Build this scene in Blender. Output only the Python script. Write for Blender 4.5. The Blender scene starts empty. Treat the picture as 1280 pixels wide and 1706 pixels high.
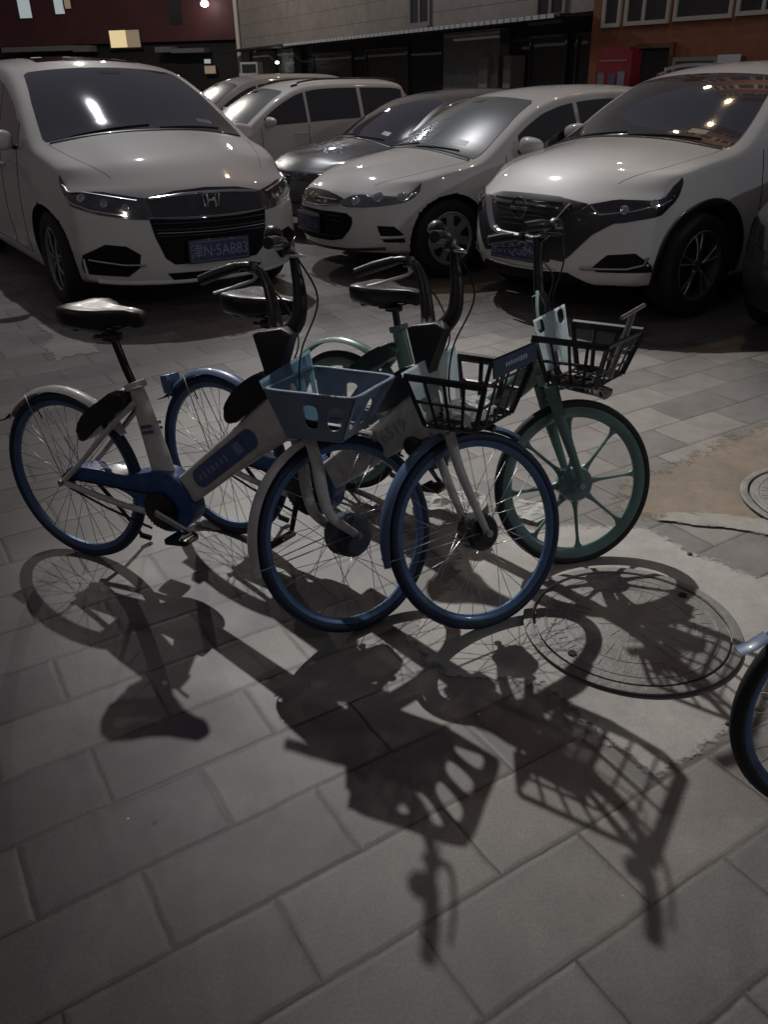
import bpy, bmesh, math, random
from math import sin, cos, pi, radians as R, sqrt, atan2, exp
from mathutils import Vector as V, Matrix, geometry
from mathutils.bvhtree import BVHTree

S = bpy.context.scene
C = S.collection
random.seed(11)

# ------------------------------------------------------------ camera
F_PX, PITCH, ROLL, CAM_H = 1364.2, 0.49039, -0.02252, 1.68
cam_d = bpy.data.cameras.new('camera'); cam = bpy.data.objects.new('camera', cam_d); C.objects.link(cam)
cam_d.sensor_fit = 'VERTICAL'; cam_d.sensor_height = 24.0; cam_d.lens = 24.0 * F_PX / 1706.0
cam_d.clip_end = 400; cam_d.clip_start = 0.05
fw = V((0, cos(PITCH), -sin(PITCH))); up0 = V((0, sin(PITCH), cos(PITCH))); rt0 = V((1, 0, 0))
rt = rt0 * cos(ROLL) + up0 * sin(ROLL); up = up0 * cos(ROLL) - rt0 * sin(ROLL)
cam.matrix_world = Matrix(((rt.x, up.x, -fw.x, 0), (rt.y, up.y, -fw.y, 0), (rt.z, up.z, -fw.z, CAM_H), (0, 0, 0, 1)))
S.camera = cam

def at(px, py, Y):
    """a point of the world seen at a pixel, on the vertical plane y = Y"""
    d = rt * (px - 640) / F_PX + up * (853 - py) / F_PX + fw
    t = Y / d.y
    return V((d.x * t, Y, CAM_H + d.z * t))

# ------------------------------------------------------------ world, lamps, exposure
w = bpy.data.worlds.new('World'); S.world = w; w.use_nodes = True
wn = w.node_tree.nodes; wl = w.node_tree.links
bg = wn['Background']
tc = wn.new('ShaderNodeTexCoord'); sx = wn.new('ShaderNodeSeparateXYZ'); rp = wn.new('ShaderNodeValToRGB')
wl.new(tc.outputs['Generated'], sx.inputs[0]); wl.new(sx.outputs['Z'], rp.inputs[0])
rp.color_ramp.elements[0].position = 0.0; rp.color_ramp.elements[0].color = (0.040, 0.030, 0.030, 1)
rp.color_ramp.elements[1].position = 0.55; rp.color_ramp.elements[1].color = (0.056, 0.052, 0.062, 1)
wl.new(rp.outputs[0], bg.inputs[0]); bg.inputs[1].default_value = 1.35

def lamp(name, kind, loc, target, energy, color, radius=0.1, spot=None, blend=0.6):
    d = bpy.data.lights.new(name, kind); o = bpy.data.objects.new(name, d); C.objects.link(o)
    o.location = loc; d.energy = energy; d.color = color
    if kind in ('POINT', 'SPOT'): d.shadow_soft_size = radius
    if kind == 'SPOT': d.spot_size = R(spot); d.spot_blend = blend
    o.rotation_euler = (V(target) - V(loc)).to_track_quat('-Z', 'Y').to_euler()
    return o
lamp('street_lamp_light', 'SPOT', (-5.5, 19.6, 18.9), (0.4, 8.6, 0), 6600, (0.98, 0.98, 1.0), 0.17, 35, 1.0)
lamp('street_lamp_core_light', 'SPOT', (-5.5, 19.6, 18.9), (1.0, 3.55, 0), 25500, (1.0, 0.975, 0.945), 0.17, 12.6, 1.0)
lamp('front_fill_light', 'SPOT', (-5.0, -4.5, 6.5), (0.2, 11.5, 0.8), 165, (1.0, 0.89, 0.74), 0.16, 56, 0.9)  # unseen warm fill added behind the camera to brighten the car fronts
lamp('side_lamp_light', 'POINT', (6.8, 0.6, 4.0), (0, 0, 0), 165, (0.84, 0.94, 1.0), 0.12)
S.view_settings.view_transform = 'Standard'; S.view_settings.look = 'None'
S.view_settings.exposure = 0.0; S.view_settings.gamma = 1.0

# ------------------------------------------------------------ materials
MATS = {}
def mat(name, col, rough=0.5, metal=0.0, coat=0.0, var=0.0, scale=6.0, bump=0.0, bscale=40.0, emit=None, est=0.0, spec=0.5, trans=0.0, alpha=1.0):
    if name in MATS: return MATS[name]
    m = bpy.data.materials.new(name); m.use_nodes = True
    n = m.node_tree.nodes; l = m.node_tree.links; b = n['Principled BSDF']
    b.inputs['Base Color'].default_value = (*col, 1); b.inputs['Roughness'].default_value = rough
    b.inputs['Metallic'].default_value = metal; b.inputs['Coat Weight'].default_value = coat; b.inputs['Coat Roughness'].default_value = 0.06
    b.inputs['Specular IOR Level'].default_value = spec
    b.inputs['Transmission Weight'].default_value = trans; b.inputs['Alpha'].default_value = alpha
    if emit: b.inputs['Emission Color'].default_value = (*emit, 1); b.inputs['Emission Strength'].default_value = est
    tcn = n.new('ShaderNodeTexCoord')
    if var:
        t = n.new('ShaderNodeTexNoise'); t.inputs['Scale'].default_value = scale; t.inputs['Detail'].default_value = 5; t.inputs['Roughness'].default_value = 0.62
        l.new(tcn.outputs['Object'], t.inputs['Vector'])
        rm = n.new('ShaderNodeValToRGB'); rm.color_ramp.elements[0].position = 0.3; rm.color_ramp.elements[1].position = 0.72
        rm.color_ramp.elements[0].color = (*[c * (1 - var) for c in col], 1); rm.color_ramp.elements[1].color = (*[min(1, c * (1 + var * 0.6)) for c in col], 1)
        l.new(t.outputs['Fac'], rm.inputs[0]); l.new(rm.outputs[0], b.inputs['Base Color'])
        mr = n.new('ShaderNodeMapRange'); mr.inputs['To Min'].default_value = max(0.02, rough - 0.10); mr.inputs['To Max'].default_value = min(1, rough + 0.12)
        l.new(t.outputs['Fac'], mr.inputs[0]); l.new(mr.outputs[0], b.inputs['Roughness'])
    if bump:
        t2 = n.new('ShaderNodeTexNoise'); t2.inputs['Scale'].default_value = bscale; t2.inputs['Detail'].default_value = 4
        l.new(tcn.outputs['Object'], t2.inputs['Vector'])
        bp = n.new('ShaderNodeBump'); bp.inputs['Strength'].default_value = bump; bp.inputs['Distance'].default_value = 0.01
        l.new(t2.outputs['Fac'], bp.inputs['Height']); l.new(bp.outputs[0], b.inputs['Normal'])
    MATS[name] = m
    return m
M = dict(
    white_paint=mat('white_car_paint', (0.60, 0.592, 0.578), 0.52, 0, 0.85, 0.07, 1.2, spec=0.3),
    grey_paint=mat('grey_car_paint', (0.055, 0.056, 0.062), 0.34, 0.5, 0.9, 0.08, 1.2),
    dark_paint=mat('dark_car_paint', (0.012, 0.012, 0.014), 0.3, 0, 0.9),
    glass=mat('dark_car_glass', (0.050, 0.057, 0.073), 0.03, 0.0, 0.6, 0.0, 1.5, spec=0.8),
    dusty_glass=mat('dusty_car_glass', (0.11, 0.135, 0.14), 0.27, 0.0, 0.6, 0.0, 1.6, spec=0.6),
    side_glass=mat('black_car_glass', (0.008, 0.008, 0.010), 0.07, 0, 1.0, spec=0.8),
    trim=mat('black_trim', (0.008, 0.008, 0.009), 0.4, 0, 0.2),
    void=mat('black_mesh_void', (0.006, 0.006, 0.006), 0.7, 0, 0.0, spec=0.2),
    chrome=mat('chrome', (0.62, 0.62, 0.64), 0.14, 1.0),
    alloy=mat('alloy', (0.34, 0.34, 0.36), 0.32, 0.9, 0.3, 0.15, 12),
    lens=mat('headlight_lens', (0.16, 0.17, 0.18), 0.08, 0.6, 1.0, 0.35, 9),
    lensdark=mat('dark_headlight_lens', (0.035, 0.037, 0.042), 0.07, 0.5, 1.0, 0.5, 12),
    lensmid=mat('grey_headlight_lens', (0.085, 0.09, 0.10), 0.07, 0.5, 1.0, 0.5, 14),
    rubber=mat('tyre_rubber', (0.014, 0.014, 0.015), 0.75, 0, 0, 0.3, 14, 0.2, 60),
    archdark=mat('wheel_arch_lining', (0.006, 0.006, 0.006), 0.9),
    gap=mat('panel_gap', (0.02, 0.02, 0.02), 0.8),
    plate=mat('blue_number_plate', (0.026, 0.034, 0.105), 0.45, 0, 0.2),
    platetext=mat('plate_lettering', (0.20, 0.23, 0.33), 0.5),
    bwhite=mat('white_bike_paint', (0.52, 0.51, 0.485), 0.38, 0, 0.4, 0.26, 16),
    bblue=mat('blue_bike_paint', (0.016, 0.068, 0.205), 0.38, 0, 0.4, 0.35, 16),
    bluefender=mat('pale_blue_fender', (0.060, 0.115, 0.225), 0.38, 0, 0.4, 0.15, 7),
    bgreen=mat('green_bike_paint', (0.105, 0.190, 0.172), 0.33, 0, 0.6, 0.2, 7),
    bluetyre=mat('blue_tyre_rubber', (0.007, 0.017, 0.050), 0.6, 0, 0, 0.35, 12, 0.15, 60),
    bluerim=mat('blue_rim', (0.065, 0.130, 0.250), 0.35, 0.3, 0.3, 0.25, 9),
    black=mat('black_plastic', (0.010, 0.010, 0.011), 0.38, 0, 0.1, 0.3, 9),
    saddle=mat('black_saddle_vinyl', (0.010, 0.010, 0.011), 0.36, 0, 0.1, spec=0.4),
    steel=mat('steel', (0.45, 0.45, 0.46), 0.3, 1.0),
    chain=mat('oily_chain', (0.02, 0.018, 0.016), 0.5, 0.7),
    bluebasket=mat('blue_grey_basket_plastic', (0.155, 0.215, 0.295), 0.42, 0, 0.1, 0.25, 12),
    whitebasket=mat('white_basket_plastic', (0.62, 0.66, 0.66), 0.4, 0, 0.1, 0.1, 8),
    placard=mat('blue_placard', (0.05, 0.078, 0.135), 0.35, 0, 0.3, 0.15, 10),
    marks=mat('pale_print', (0.42, 0.50, 0.62), 0.5),
    decal=mat('blue_decal', (0.06, 0.105, 0.21), 0.4, 0, 0.1, 0.3, 20),
    plastic_film=mat('clear_plastic_film', (0.7, 0.75, 0.78), 0.12, 0, 0.5, 0.3, 25, 0.8, 30, spec=0.8, alpha=0.55),
    paper=mat('white_paper', (0.60, 0.60, 0.57), 0.7, 0, 0, 0.12, 14, 0.5, 18),
)

def translucent(name, fac, col):
    m = M[name]; n = m.node_tree.nodes; l = m.node_tree.links; b = n['Principled BSDF']
    t = n.new('ShaderNodeBsdfTranslucent'); t.inputs[0].default_value = (*col, 1); x = n.new('ShaderNodeMixShader'); x.inputs[0].default_value = fac
    l.new(b.outputs[0], x.inputs[1]); l.new(t.outputs[0], x.inputs[2]); l.new(x.outputs[0], n['Material Output'].inputs[0])
M['bluepanel'] = mat('thin_blue_basket_plastic', (0.10, 0.15, 0.225), 0.42, 0, 0.1, 0.2, 8)
translucent('whitebasket', 0.62, (0.75, 0.84, 0.85)); translucent('bluepanel', 0.6, (0.52, 0.74, 0.85))
# ------------------------------------------------------------ object helpers
def link(name, me, parent=None, mat_=None, smooth=True):
    o = bpy.data.objects.new(name, me); C.objects.link(o)
    if mat_ is not None and not me.materials: me.materials.append(mat_)
    if parent: o.parent = parent
    if smooth:
        for p in me.polygons: p.use_smooth = True
    return o
def build(name, bm, m, parent=None, smooth=True, autosharp=True):
    bmesh.ops.recalc_face_normals(bm, faces=bm.faces)
    if smooth and autosharp:
        for e in bm.edges:
            if len(e.link_faces) == 2:
                try:
                    if e.calc_face_angle() > R(38): e.smooth = False
                except ValueError: pass
    me = bpy.data.meshes.new(name); bm.to_mesh(me); bm.free()
    return link(name, me, parent, m, smooth)
def empty(name, label, cat, loc=(0, 0, 0), rz=0.0, group=None, rx=0.0, scale=1.0):
    o = bpy.data.objects.new(name, None); C.objects.link(o); o.empty_display_size = 0.1
    o.location = loc; o.rotation_euler = (rx, 0, rz); o.scale = (scale,) * 3
    return tag(o, label, cat, group)
def tag(o, label=None, cat=None, group=None, kind=None):
    if label: o['label'] = label
    if cat: o['category'] = cat
    if group: o['group'] = group
    if kind: o['kind'] = kind
    return o

def cr(pts, n=6, closed=False):
    """Catmull-Rom through points"""
    P = [V(p) for p in pts]; N = len(P); out = []
    rng = range(N) if closed else range(N - 1)
    for i in rng:
        p0 = P[(i - 1) % N] if closed or i > 0 else P[0] * 2 - P[1]
        p1 = P[i]; p2 = P[(i + 1) % N]
        p3 = P[(i + 2) % N] if closed or i + 2 < N else P[-1] * 2 - P[-2]
        for k in range(n):
            t = k / n
            out.append(0.5 * ((2 * p1) + (p2 - p0) * t + (2 * p0 - 5 * p1 + 4 * p2 - p3) * t * t + (3 * p1 - p0 - 3 * p2 + p3) * t ** 3))
    if not closed: out.append(P[-1])
    return out
def tube(bm, pts, r, seg=10, rx=None, side=None, caps=True, smoothn=0, closed=False):
    """sweep a round (or flattened, rx = second radius) section along pts; r number or list"""
    P = [V(p) for p in pts]
    rr = r if isinstance(r, (list, tuple)) else [r] * len(P)
    rxx = rx if isinstance(rx, (list, tuple)) else ([rx] * len(P) if rx is not None else rr)
    if smoothn:
        n0 = len(P); Q = cr(P, smoothn, closed)
        def interp(a):
            o = []
            for i in range(len(Q)):
                u = i / smoothn; k = min(int(u), n0 - 1); k2 = (k + 1) % n0 if closed else min(k + 1, n0 - 1)
                o.append(a[k] + (a[k2] - a[k]) * (u - k))
            return o
        rr, rxx = interp(rr), interp(rxx); P = Q
    rings = []; prev = None; n = len(P)
    for i in range(n):
        if closed: t = P[(i + 1) % n] - P[i - 1]
        else: t = P[min(i + 1, n - 1)] - P[max(i - 1, 0)]
        t.normalize()
        if side is not None: a = V(side) - t * V(side).dot(t)
        elif prev is None:
            ref = V((0, 0, 1)) if abs(t.z) < 0.9 else V((0, 1, 0)); a = ref.cross(t)
        else: a = prev - t * prev.dot(t)
        a.normalize(); prev = a; b = t.cross(a)
        rings.append([bm.verts.new(P[i] + a * rr[i] * cos(2 * pi * k / seg) + b * rxx[i] * sin(2 * pi * k / seg)) for k in range(seg)])
    m_ = n if closed else n - 1
    for i in range(m_):
        A, B = rings[i], rings[(i + 1) % n]
        for k in range(seg): bm.faces.new((A[k], A[(k + 1) % seg], B[(k + 1) % seg], B[k]))
    if caps and not closed:
        bm.faces.new(rings[0][::-1]); bm.faces.new(rings[-1])
def box(bm, c, s, rot=None, bev=0.0):
    c = V(c); ret = bmesh.ops.create_cube(bm, size=1.0); vs = ret['verts']
    for v in vs:
        v.co = V((v.co.x * s[0], v.co.y * s[1], v.co.z * s[2]))
    if bev:
        es = list({e for v in vs for e in v.link_edges})
        r_ = bmesh.ops.bevel(bm, geom=es, offset=bev, segments=2, profile=0.6, affect='EDGES')
        vs = list({v for f in r_['faces'] for v in f.verts} | {v for v in vs if v.is_valid})
    for v in vs:
        q = V(v.co)
        if rot is not None: q = rot @ q
        v.co = q + c
def prism(bm, outline, ya, yb, bev=0.0):
    """outline of (x,z) points, from y=ya to y=yb"""
    a = [bm.verts.new((x, ya, z)) for x, z in outline]; b = [bm.verts.new((x, yb, z)) for x, z in outline]
    fs = [bm.faces.new(a), bm.faces.new(b[::-1])]
    n = len(a)
    for i in range(n): fs.append(bm.faces.new((a[i], b[i], b[(i + 1) % n], a[(i + 1) % n])))
    if bev:
        es = list({e for e in fs[0].edges} | {e for e in fs[1].edges})
        bmesh.ops.bevel(bm, geom=es, offset=bev, segments=3, profile=0.5, affect='EDGES')
def lathe(bm, prof, c=(0, 0, 0), seg=48, axis='y', closed=True):
    """revolve a (radius, offset) profile round an axis; closed = profile is a loop"""
    c = V(c); rings = []
    for k in range(seg):
        a = 2 * pi * k / seg
        ring = []
        for r_, o_ in prof:
            if axis == 'y': ring.append(bm.verts.new(c + V((r_ * cos(a), o_, r_ * sin(a)))))
            else: ring.append(bm.verts.new(c + V((r_ * cos(a), r_ * sin(a), o_))))
        rings.append(ring)
    n = len(prof)
    for k in range(seg):
        A, B = rings[k], rings[(k + 1) % seg]
        for i in range(n if closed else n - 1):
            try: bm.faces.new((A[i], A[(i + 1) % n], B[(i + 1) % n], B[i]))
            except ValueError: pass
    if not closed:
        for j in (0, n - 1):
            if prof[j][0] > 1e-6:
                try: bm.faces.new([r_[j] for r_ in rings])
                except ValueError: pass
    bmesh.ops.remove_doubles(bm, verts=bm.verts, dist=1e-6)
def cyl(bm, a, b, r, seg=16): tube(bm, [a, b], r, seg)
def text_mesh(name, s, size, m, parent, mw, extrude=0.0008, align='CENTER', sx=1.0):
    cu = bpy.data.curves.new(name, 'FONT'); cu.body = s; cu.size = size; cu.extrude = extrude; cu.align_x = align; cu.align_y = 'CENTER'; cu.resolution_u = 3
    o = bpy.data.objects.new('tmp_text', cu); C.objects.link(o)
    dg = bpy.context.evaluated_depsgraph_get(); me = bpy.data.meshes.new_from_object(o.evaluated_get(dg))
    bpy.data.objects.remove(o); me.name = name
    me.transform(mw @ Matrix.Diagonal((sx, 1, 1, 1)))
    me.materials.clear(); me.materials.append(m)
    return link(name, me, parent, None, smooth=False)

# ============================================================ GROUND
def paving_material():
    m = bpy.data.materials.new('stone_paving'); m.use_nodes = True
    n = m.node_tree.nodes; l = m.node_tree.links; b = n['Principled BSDF']
    t = n.new('ShaderNodeTexCoord')
    mp = n.new('ShaderNodeMapping'); mp.vector_type = 'POINT'
    # rows of slabs run along a direction 31.4 degrees round from x
    ang = 0.5477; U0, V0 = 0.107 * 1.68, 1.0125 * 1.68
    mp.inputs['Rotation'].default_value = (0, 0, -ang)
    mp.inputs['Location'].default_value = (-U0 + 0.24, -V0 + 20 * 0.2424, 0)
    l.new(t.outputs['Object'], mp.inputs[0])
    dn = n.new('ShaderNodeTexNoise'); dn.inputs['Scale'].default_value = 2.6; dn.inputs['Detail'].default_value = 6; dn.inputs['Roughness'].default_value = 0.7
    l.new(t.outputs['Object'], dn.inputs['Vector'])
    sub = n.new('ShaderNodeVectorMath'); sub.operation = 'SUBTRACT'; sub.inputs[1].default_value = (0.5, 0.5, 0.5); l.new(dn.outputs['Color'], sub.inputs[0])
    sc = n.new('ShaderNodeVectorMath'); sc.operation = 'SCALE'; sc.inputs['Scale'].default_value = 0.024; l.new(sub.outputs[0], sc.inputs[0])
    ad = n.new('ShaderNodeVectorMath'); ad.operation = 'ADD'; l.new(mp.outputs[0], ad.inputs[0]); l.new(sc.outputs[0], ad.inputs[1])
    def brick(mortar, smooth):
        k = n.new('ShaderNodeTexBrick'); k.offset = 0.5; k.offset_frequency = 2; k.squash = 1.0
        k.inputs['Scale'].default_value = 1.0; k.inputs['Brick Width'].default_value = 0.480; k.inputs['Row Height'].default_value = 0.2424
        k.inputs['Mortar Size'].default_value = mortar; k.inputs['Mortar Smooth'].default_value = smooth; k.inputs['Bias'].default_value = 0.0
        l.new(ad.outputs[0], k.inputs['Vector']); return k
    k1 = brick(0.0052, 0.7); k2 = brick(0.016, 1.0)
    k1.inputs['Color1'].default_value = (0.125, 0.119, 0.118, 1); k1.inputs['Color2'].default_value = (0.222, 0.210, 0.195, 1); k1.inputs['Mortar'].default_value = (0.026, 0.024, 0.023, 1)
    def noise(s, d=5, r_=0.6):
        q = n.new('ShaderNodeTexNoise'); q.inputs['Scale'].default_value = s; q.inputs['Detail'].default_value = d; q.inputs['Roughness'].default_value = r_
        l.new(t.outputs['Object'], q.inputs['Vector']); return q
    def ramp(src, p0, c0, p1, c1):
        q = n.new('ShaderNodeValToRGB'); q.color_ramp.elements[0].position = p0; q.color_ramp.elements[1].position = p1
        q.color_ramp.elements[0].color = (*c0, 1); q.color_ramp.elements[1].color = (*c1, 1); l.new(src, q.inputs[0]); return q
    def mix(a, b_, fac, mode='MULTIPLY'):
        q = n.new('ShaderNodeMix'); q.data_type = 'RGBA'; q.blend_type = mode
        if isinstance(fac, float): q.inputs[0].default_value = fac
        else: l.new(fac, q.inputs[0])
        l.new(a, q.inputs[6])
        if isinstance(b_, tuple): q.inputs[7].default_value = (*b_, 1)
        else: l.new(b_, q.inputs[7])
        return q.outputs[2]
    col = k1.outputs['Color']
    # dirt spreading out of the joints, broken up
    nz = noise(4.5, 6, 0.7); jd = n.new('ShaderNodeMath'); jd.operation = 'MULTIPLY'; l.new(k2.outputs['Fac'], jd.inputs[0]); l.new(ramp(nz.outputs['Fac'], 0.35, (0, 0, 0), 0.65, (0.75, 0.75, 0.75)).outputs[0], jd.inputs[1])
    col = mix(col, (0.10, 0.088, 0.075), jd.outputs[0], 'MIX')
    # worn joints filled by dust in places
    nf = noise(1.6, 4, 0.6)
    fm = n.new('ShaderNodeMath'); fm.operation = 'MULTIPLY'; l.new(k1.outputs['Fac'], fm.inputs[0]); l.new(ramp(nf.outputs['Fac'], 0.44, (0, 0, 0), 0.62, (0.8, 0.8, 0.8)).outputs[0], fm.inputs[1])
    col = mix(col, (0.17, 0.155, 0.135), fm.outputs[0], 'MIX')
    col = mix(col, ramp(noise(0.9, 5, 0.65).outputs['Fac'], 0.3, (0.62, 0.62, 0.64), 0.7, (1.14, 1.12, 1.08)).outputs[0], 1.0)
    col = mix(col, ramp(noise(7, 7, 0.72).outputs['Fac'], 0.32, (0.80, 0.79, 0.78), 0.7, (1.1, 1.1, 1.08)).outputs[0], 1.0)
    col = mix(col, ramp(noise(140, 3, 0.6).outputs['Fac'], 0.35, (0.84, 0.84, 0.84), 0.65, (1.1, 1.1, 1.1)).outputs[0], 1.0)
    # pale chips and dark spots
    vo = n.new('ShaderNodeTexVoronoi'); vo.inputs['Scale'].default_value = 5.0; vo.inputs['Randomness'].default_value = 1; l.new(t.outputs['Object'], vo.inputs['Vector'])
    col = mix(col, (0.62, 0.6, 0.56), ramp(vo.outputs['Distance'], 0.014, (1, 1, 1), 0.022, (0, 0, 0)).outputs[0], 'MIX')
    vo2 = n.new('ShaderNodeTexVoronoi'); vo2.inputs['Scale'].default_value = 3.1; mp2 = n.new('ShaderNodeMapping'); mp2.inputs['Location'].default_value = (3.3, 1.7, 0); l.new(t.outputs['Object'], mp2.inputs[0]); l.new(mp2.outputs[0], vo2.inputs['Vector'])
    col = mix(col, (0.03, 0.03, 0.03), ramp(vo2.outputs['Distance'], 0.016, (1, 1, 1), 0.03, (0, 0, 0)).outputs[0], 'MIX')
    l.new(col, b.inputs['Base Color'])
    rr = n.new('ShaderNodeMapRange'); rr.inputs['To Min'].default_value = 0.42; rr.inputs['To Max'].default_value = 0.72; l.new(noise(3.5).outputs['Fac'], rr.inputs[0]); l.new(rr.outputs[0], b.inputs['Roughness'])
    # height: joints down, slabs uneven
    inv = n.new('ShaderNodeMath'); inv.operation = 'MULTIPLY'; inv.inputs[1].default_value = -1.0; l.new(k2.outputs['Fac'], inv.inputs[0])
    h1 = n.new('ShaderNodeMath'); h1.operation = 'MULTIPLY_ADD'; h1.inputs[1].default_value = 0.35; l.new(noise(9, 6, 0.65).outputs['Fac'], h1.inputs[0]); l.new(inv.outputs[0], h1.inputs[2])
    h2 = n.new('ShaderNodeMath'); h2.operation = 'MULTIPLY_ADD'; h2.inputs[1].default_value = 0.10; l.new(noise(160, 3).outputs['Fac'], h2.inputs[0]); l.new(h1.outputs[0], h2.inputs[2])
    bp = n.new('ShaderNodeBump'); bp.inputs['Strength'].default_value = 0.5; bp.inputs['Distance'].default_value = 0.003
    l.new(h2.outputs[0], bp.inputs['Height']); l.new(bp.outputs[0], b.inputs['Normal'])
    return m
def concrete_material(name, c0, c1, s=3.0):
    m = mat(name, c0, 0.62, var=0.01)
    n = m.node_tree.nodes; l = m.node_tree.links; b = n['Principled BSDF']
    t = n.new('ShaderNodeTexCoord')
    prev = None
    for sc_, lo, hi in ((s * 0.5, 0.74, 1.08), (s * 3, 0.8, 1.1), (150, 0.82, 1.1)):
        q = n.new('ShaderNodeTexNoise'); q.inputs['Scale'].default_value = sc_; q.inputs['Detail'].default_value = 6; q.inputs['Roughness'].default_value = 0.68; l.new(t.outputs['Object'], q.inputs['Vector'])
        rm = n.new('ShaderNodeValToRGB'); rm.color_ramp.elements[0].position = 0.3; rm.color_ramp.elements[1].position = 0.7
        if prev is None: rm.color_ramp.elements[0].color = (*c0, 1); rm.color_ramp.elements[1].color = (*c1, 1); l.new(q.outputs['Fac'], rm.inputs[0]); prev = rm.outputs[0]
        else:
            rm.color_ramp.elements[0].color = (lo, lo, lo, 1); rm.color_ramp.elements[1].color = (hi, hi, hi, 1); l.new(q.outputs['Fac'], rm.inputs[0])
            mx = n.new('ShaderNodeMix'); mx.data_type = 'RGBA'; mx.blend_type = 'MULTIPLY'; mx.inputs[0].default_value = 1; l.new(prev, mx.inputs[6]); l.new(rm.outputs[0], mx.inputs[7]); prev = mx.outputs[2]
    l.new(prev, b.inputs['Base Color'])
    bp = n.new('ShaderNodeBump'); bp.inputs['Strength'].default_value = 0.5; bp.inputs['Distance'].default_value = 0.004
    q = n.new('ShaderNodeTexNoise'); q.inputs['Scale'].default_value = 30; q.inputs['Detail'].default_value = 8; q.inputs['Roughness'].default_value = 0.75; l.new(t.outputs['Object'], q.inputs['Vector']); l.new(q.outputs['Fac'], bp.inputs['Height']); l.new(bp.outputs[0], b.inputs['Normal'])
    return m
bm = bmesh.new(); vs = [bm.verts.new(p) for p in ((-90, -12, 0), (90, -12, 0), (90, 120, 0), (-90, 120, 0))]; bm.faces.new(vs)
tag(build('ground', bm, paving_material(), smooth=False), kind='structure')

def sheet(name, pts, z, m, jag=0.012, seed=1, fade=0.10):
    rnd = random.Random(seed); out = []
    n = len(pts)
    for i in range(n):
        a, b = V((*pts[i], z)), V((*pts[(i + 1) % n], z)); L = (b - a).length; k = max(2, int(L / 0.03)); nn = V((-(b - a).y, (b - a).x, 0)).normalized(); off = 0
        for j in range(k):
            off = off * 0.75 + rnd.uniform(-1, 1) * jag * 0.6
            out.append(a.lerp(b, j / k) + nn * off * min(1, 4 * min(j / k, 1 - j / k)))
    bm = bmesh.new(); ly = bm.verts.layers.float.new('edge')
    cx = sum((p for p in out), V((0, 0, 0))) / len(out)
    vv = [bm.verts.new(p) for p in out]; inn = []
    for p in out:
        d = cx - p; v_ = bm.verts.new(p + d * min(0.5, (fade / max(d.length, 1e-3)))); v_[ly] = 1.0; inn.append(v_)
    for v_ in vv: v_[ly] = 0.0
    n2 = len(vv)
    for i in range(n2): bm.faces.new((vv[i], vv[(i + 1) % n2], inn[(i + 1) % n2], inn[i]))
    f0 = bm.faces.new(inn); bmesh.ops.triangulate(bm, faces=[f0])
    return tag(build(name, bm, m, smooth=False), kind='structure')
def worn_edge(m):
    """the patch breaks up along its edge, where grit thins out over the slabs"""
    n = m.node_tree.nodes; l = m.node_tree.links; b = n['Principled BSDF']
    at_ = n.new('ShaderNodeAttribute'); at_.attribute_name = 'edge'; t = n.new('ShaderNodeTexCoord')
    q = n.new('ShaderNodeTexNoise'); q.inputs['Scale'].default_value = 16; q.inputs['Detail'].default_value = 8; q.inputs['Roughness'].default_value = 0.75; l.new(t.outputs['Object'], q.inputs['Vector'])
    ma = n.new('ShaderNodeMath'); ma.operation = 'MULTIPLY_ADD'; ma.inputs[1].default_value = 2.2; ma.inputs[2].default_value = -1.1; l.new(q.outputs['Fac'], ma.inputs[0])
    ad = n.new('ShaderNodeMath'); ad.operation = 'ADD'; l.new(at_.outputs['Fac'], ad.inputs[0]); l.new(ma.outputs[0], ad.inputs[1])
    rm = n.new('ShaderNodeMapRange'); rm.inputs['From Min'].default_value = 0.30; rm.inputs['From Max'].default_value = 0.62; l.new(ad.outputs[0], rm.inputs[0])
    l.new(rm.outputs[0], b.inputs['Alpha'])
    return m
conc = concrete_material('patched_concrete', (0.235, 0.223, 0.205), (0.34, 0.323, 0.295))
conc2 = concrete_material('worn_concrete', (0.20, 0.185, 0.165), (0.31, 0.29, 0.25), 6)
sand_glow = concrete_material('sandy_dirt_and_glow', (0.125, 0.098, 0.074), (0.225, 0.178, 0.130), 5)
for m_ in (conc, conc2, sand_glow): worn_edge(m_)
sheet('dirt_and_glow_patch', [(0.25, 6.55), (0.80, 6.7), (1.2, 7.2), (0.7, 7.8), (0.1, 7.3)], 0.0025, sand_glow, 0.04, 21, 0.35)  # sandy sheet whose brown also stands in for a warm pool of light
sheet('dirt_and_glow_patch', [(0.90, 3.07), (1.30, 2.93), (1.75, 2.85), (2.6, 2.9), (2.7, 4.25), (2.05, 4.12), (1.66, 3.87), (1.31, 3.56), (1.05, 3.40)], 0.0025, sand_glow, 0.03, 3, 0.22)
sheet('concrete_patch', [(0.28, 2.90), (0.72, 3.03), (1.10, 3.0), (1.22, 2.78), (1.43, 2.57), (1.9, 2.75), (1.9, 2.29), (1.376, 1.968), (0.949, 1.708), (0.693, 1.552), (0.44, 1.965), (0.15, 2.02), (0.02, 2.22), (0.12, 2.45), (0.22, 2.62)], 0.004, conc, 0.008, 5, 0.10)
sheet('mortar_patch', [(-2.75, 6.45), (-2.35, 6.5), (-2.1, 6.1), (-1.95, 5.6), (-2.2, 5.4), (-2.45, 5.75), (-2.5, 6.1)], 0.0025, conc2, 0.04, 9)
sheet('cracked_strip', [(1.10, 3.02), (1.32, 2.96), (1.8, 2.72), (2.3, 2.55), (2.3, 2.75), (1.9, 2.88), (1.45, 3.05), (1.2, 3.1)], 0.0075, conc2, 0.02, 12)

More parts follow.
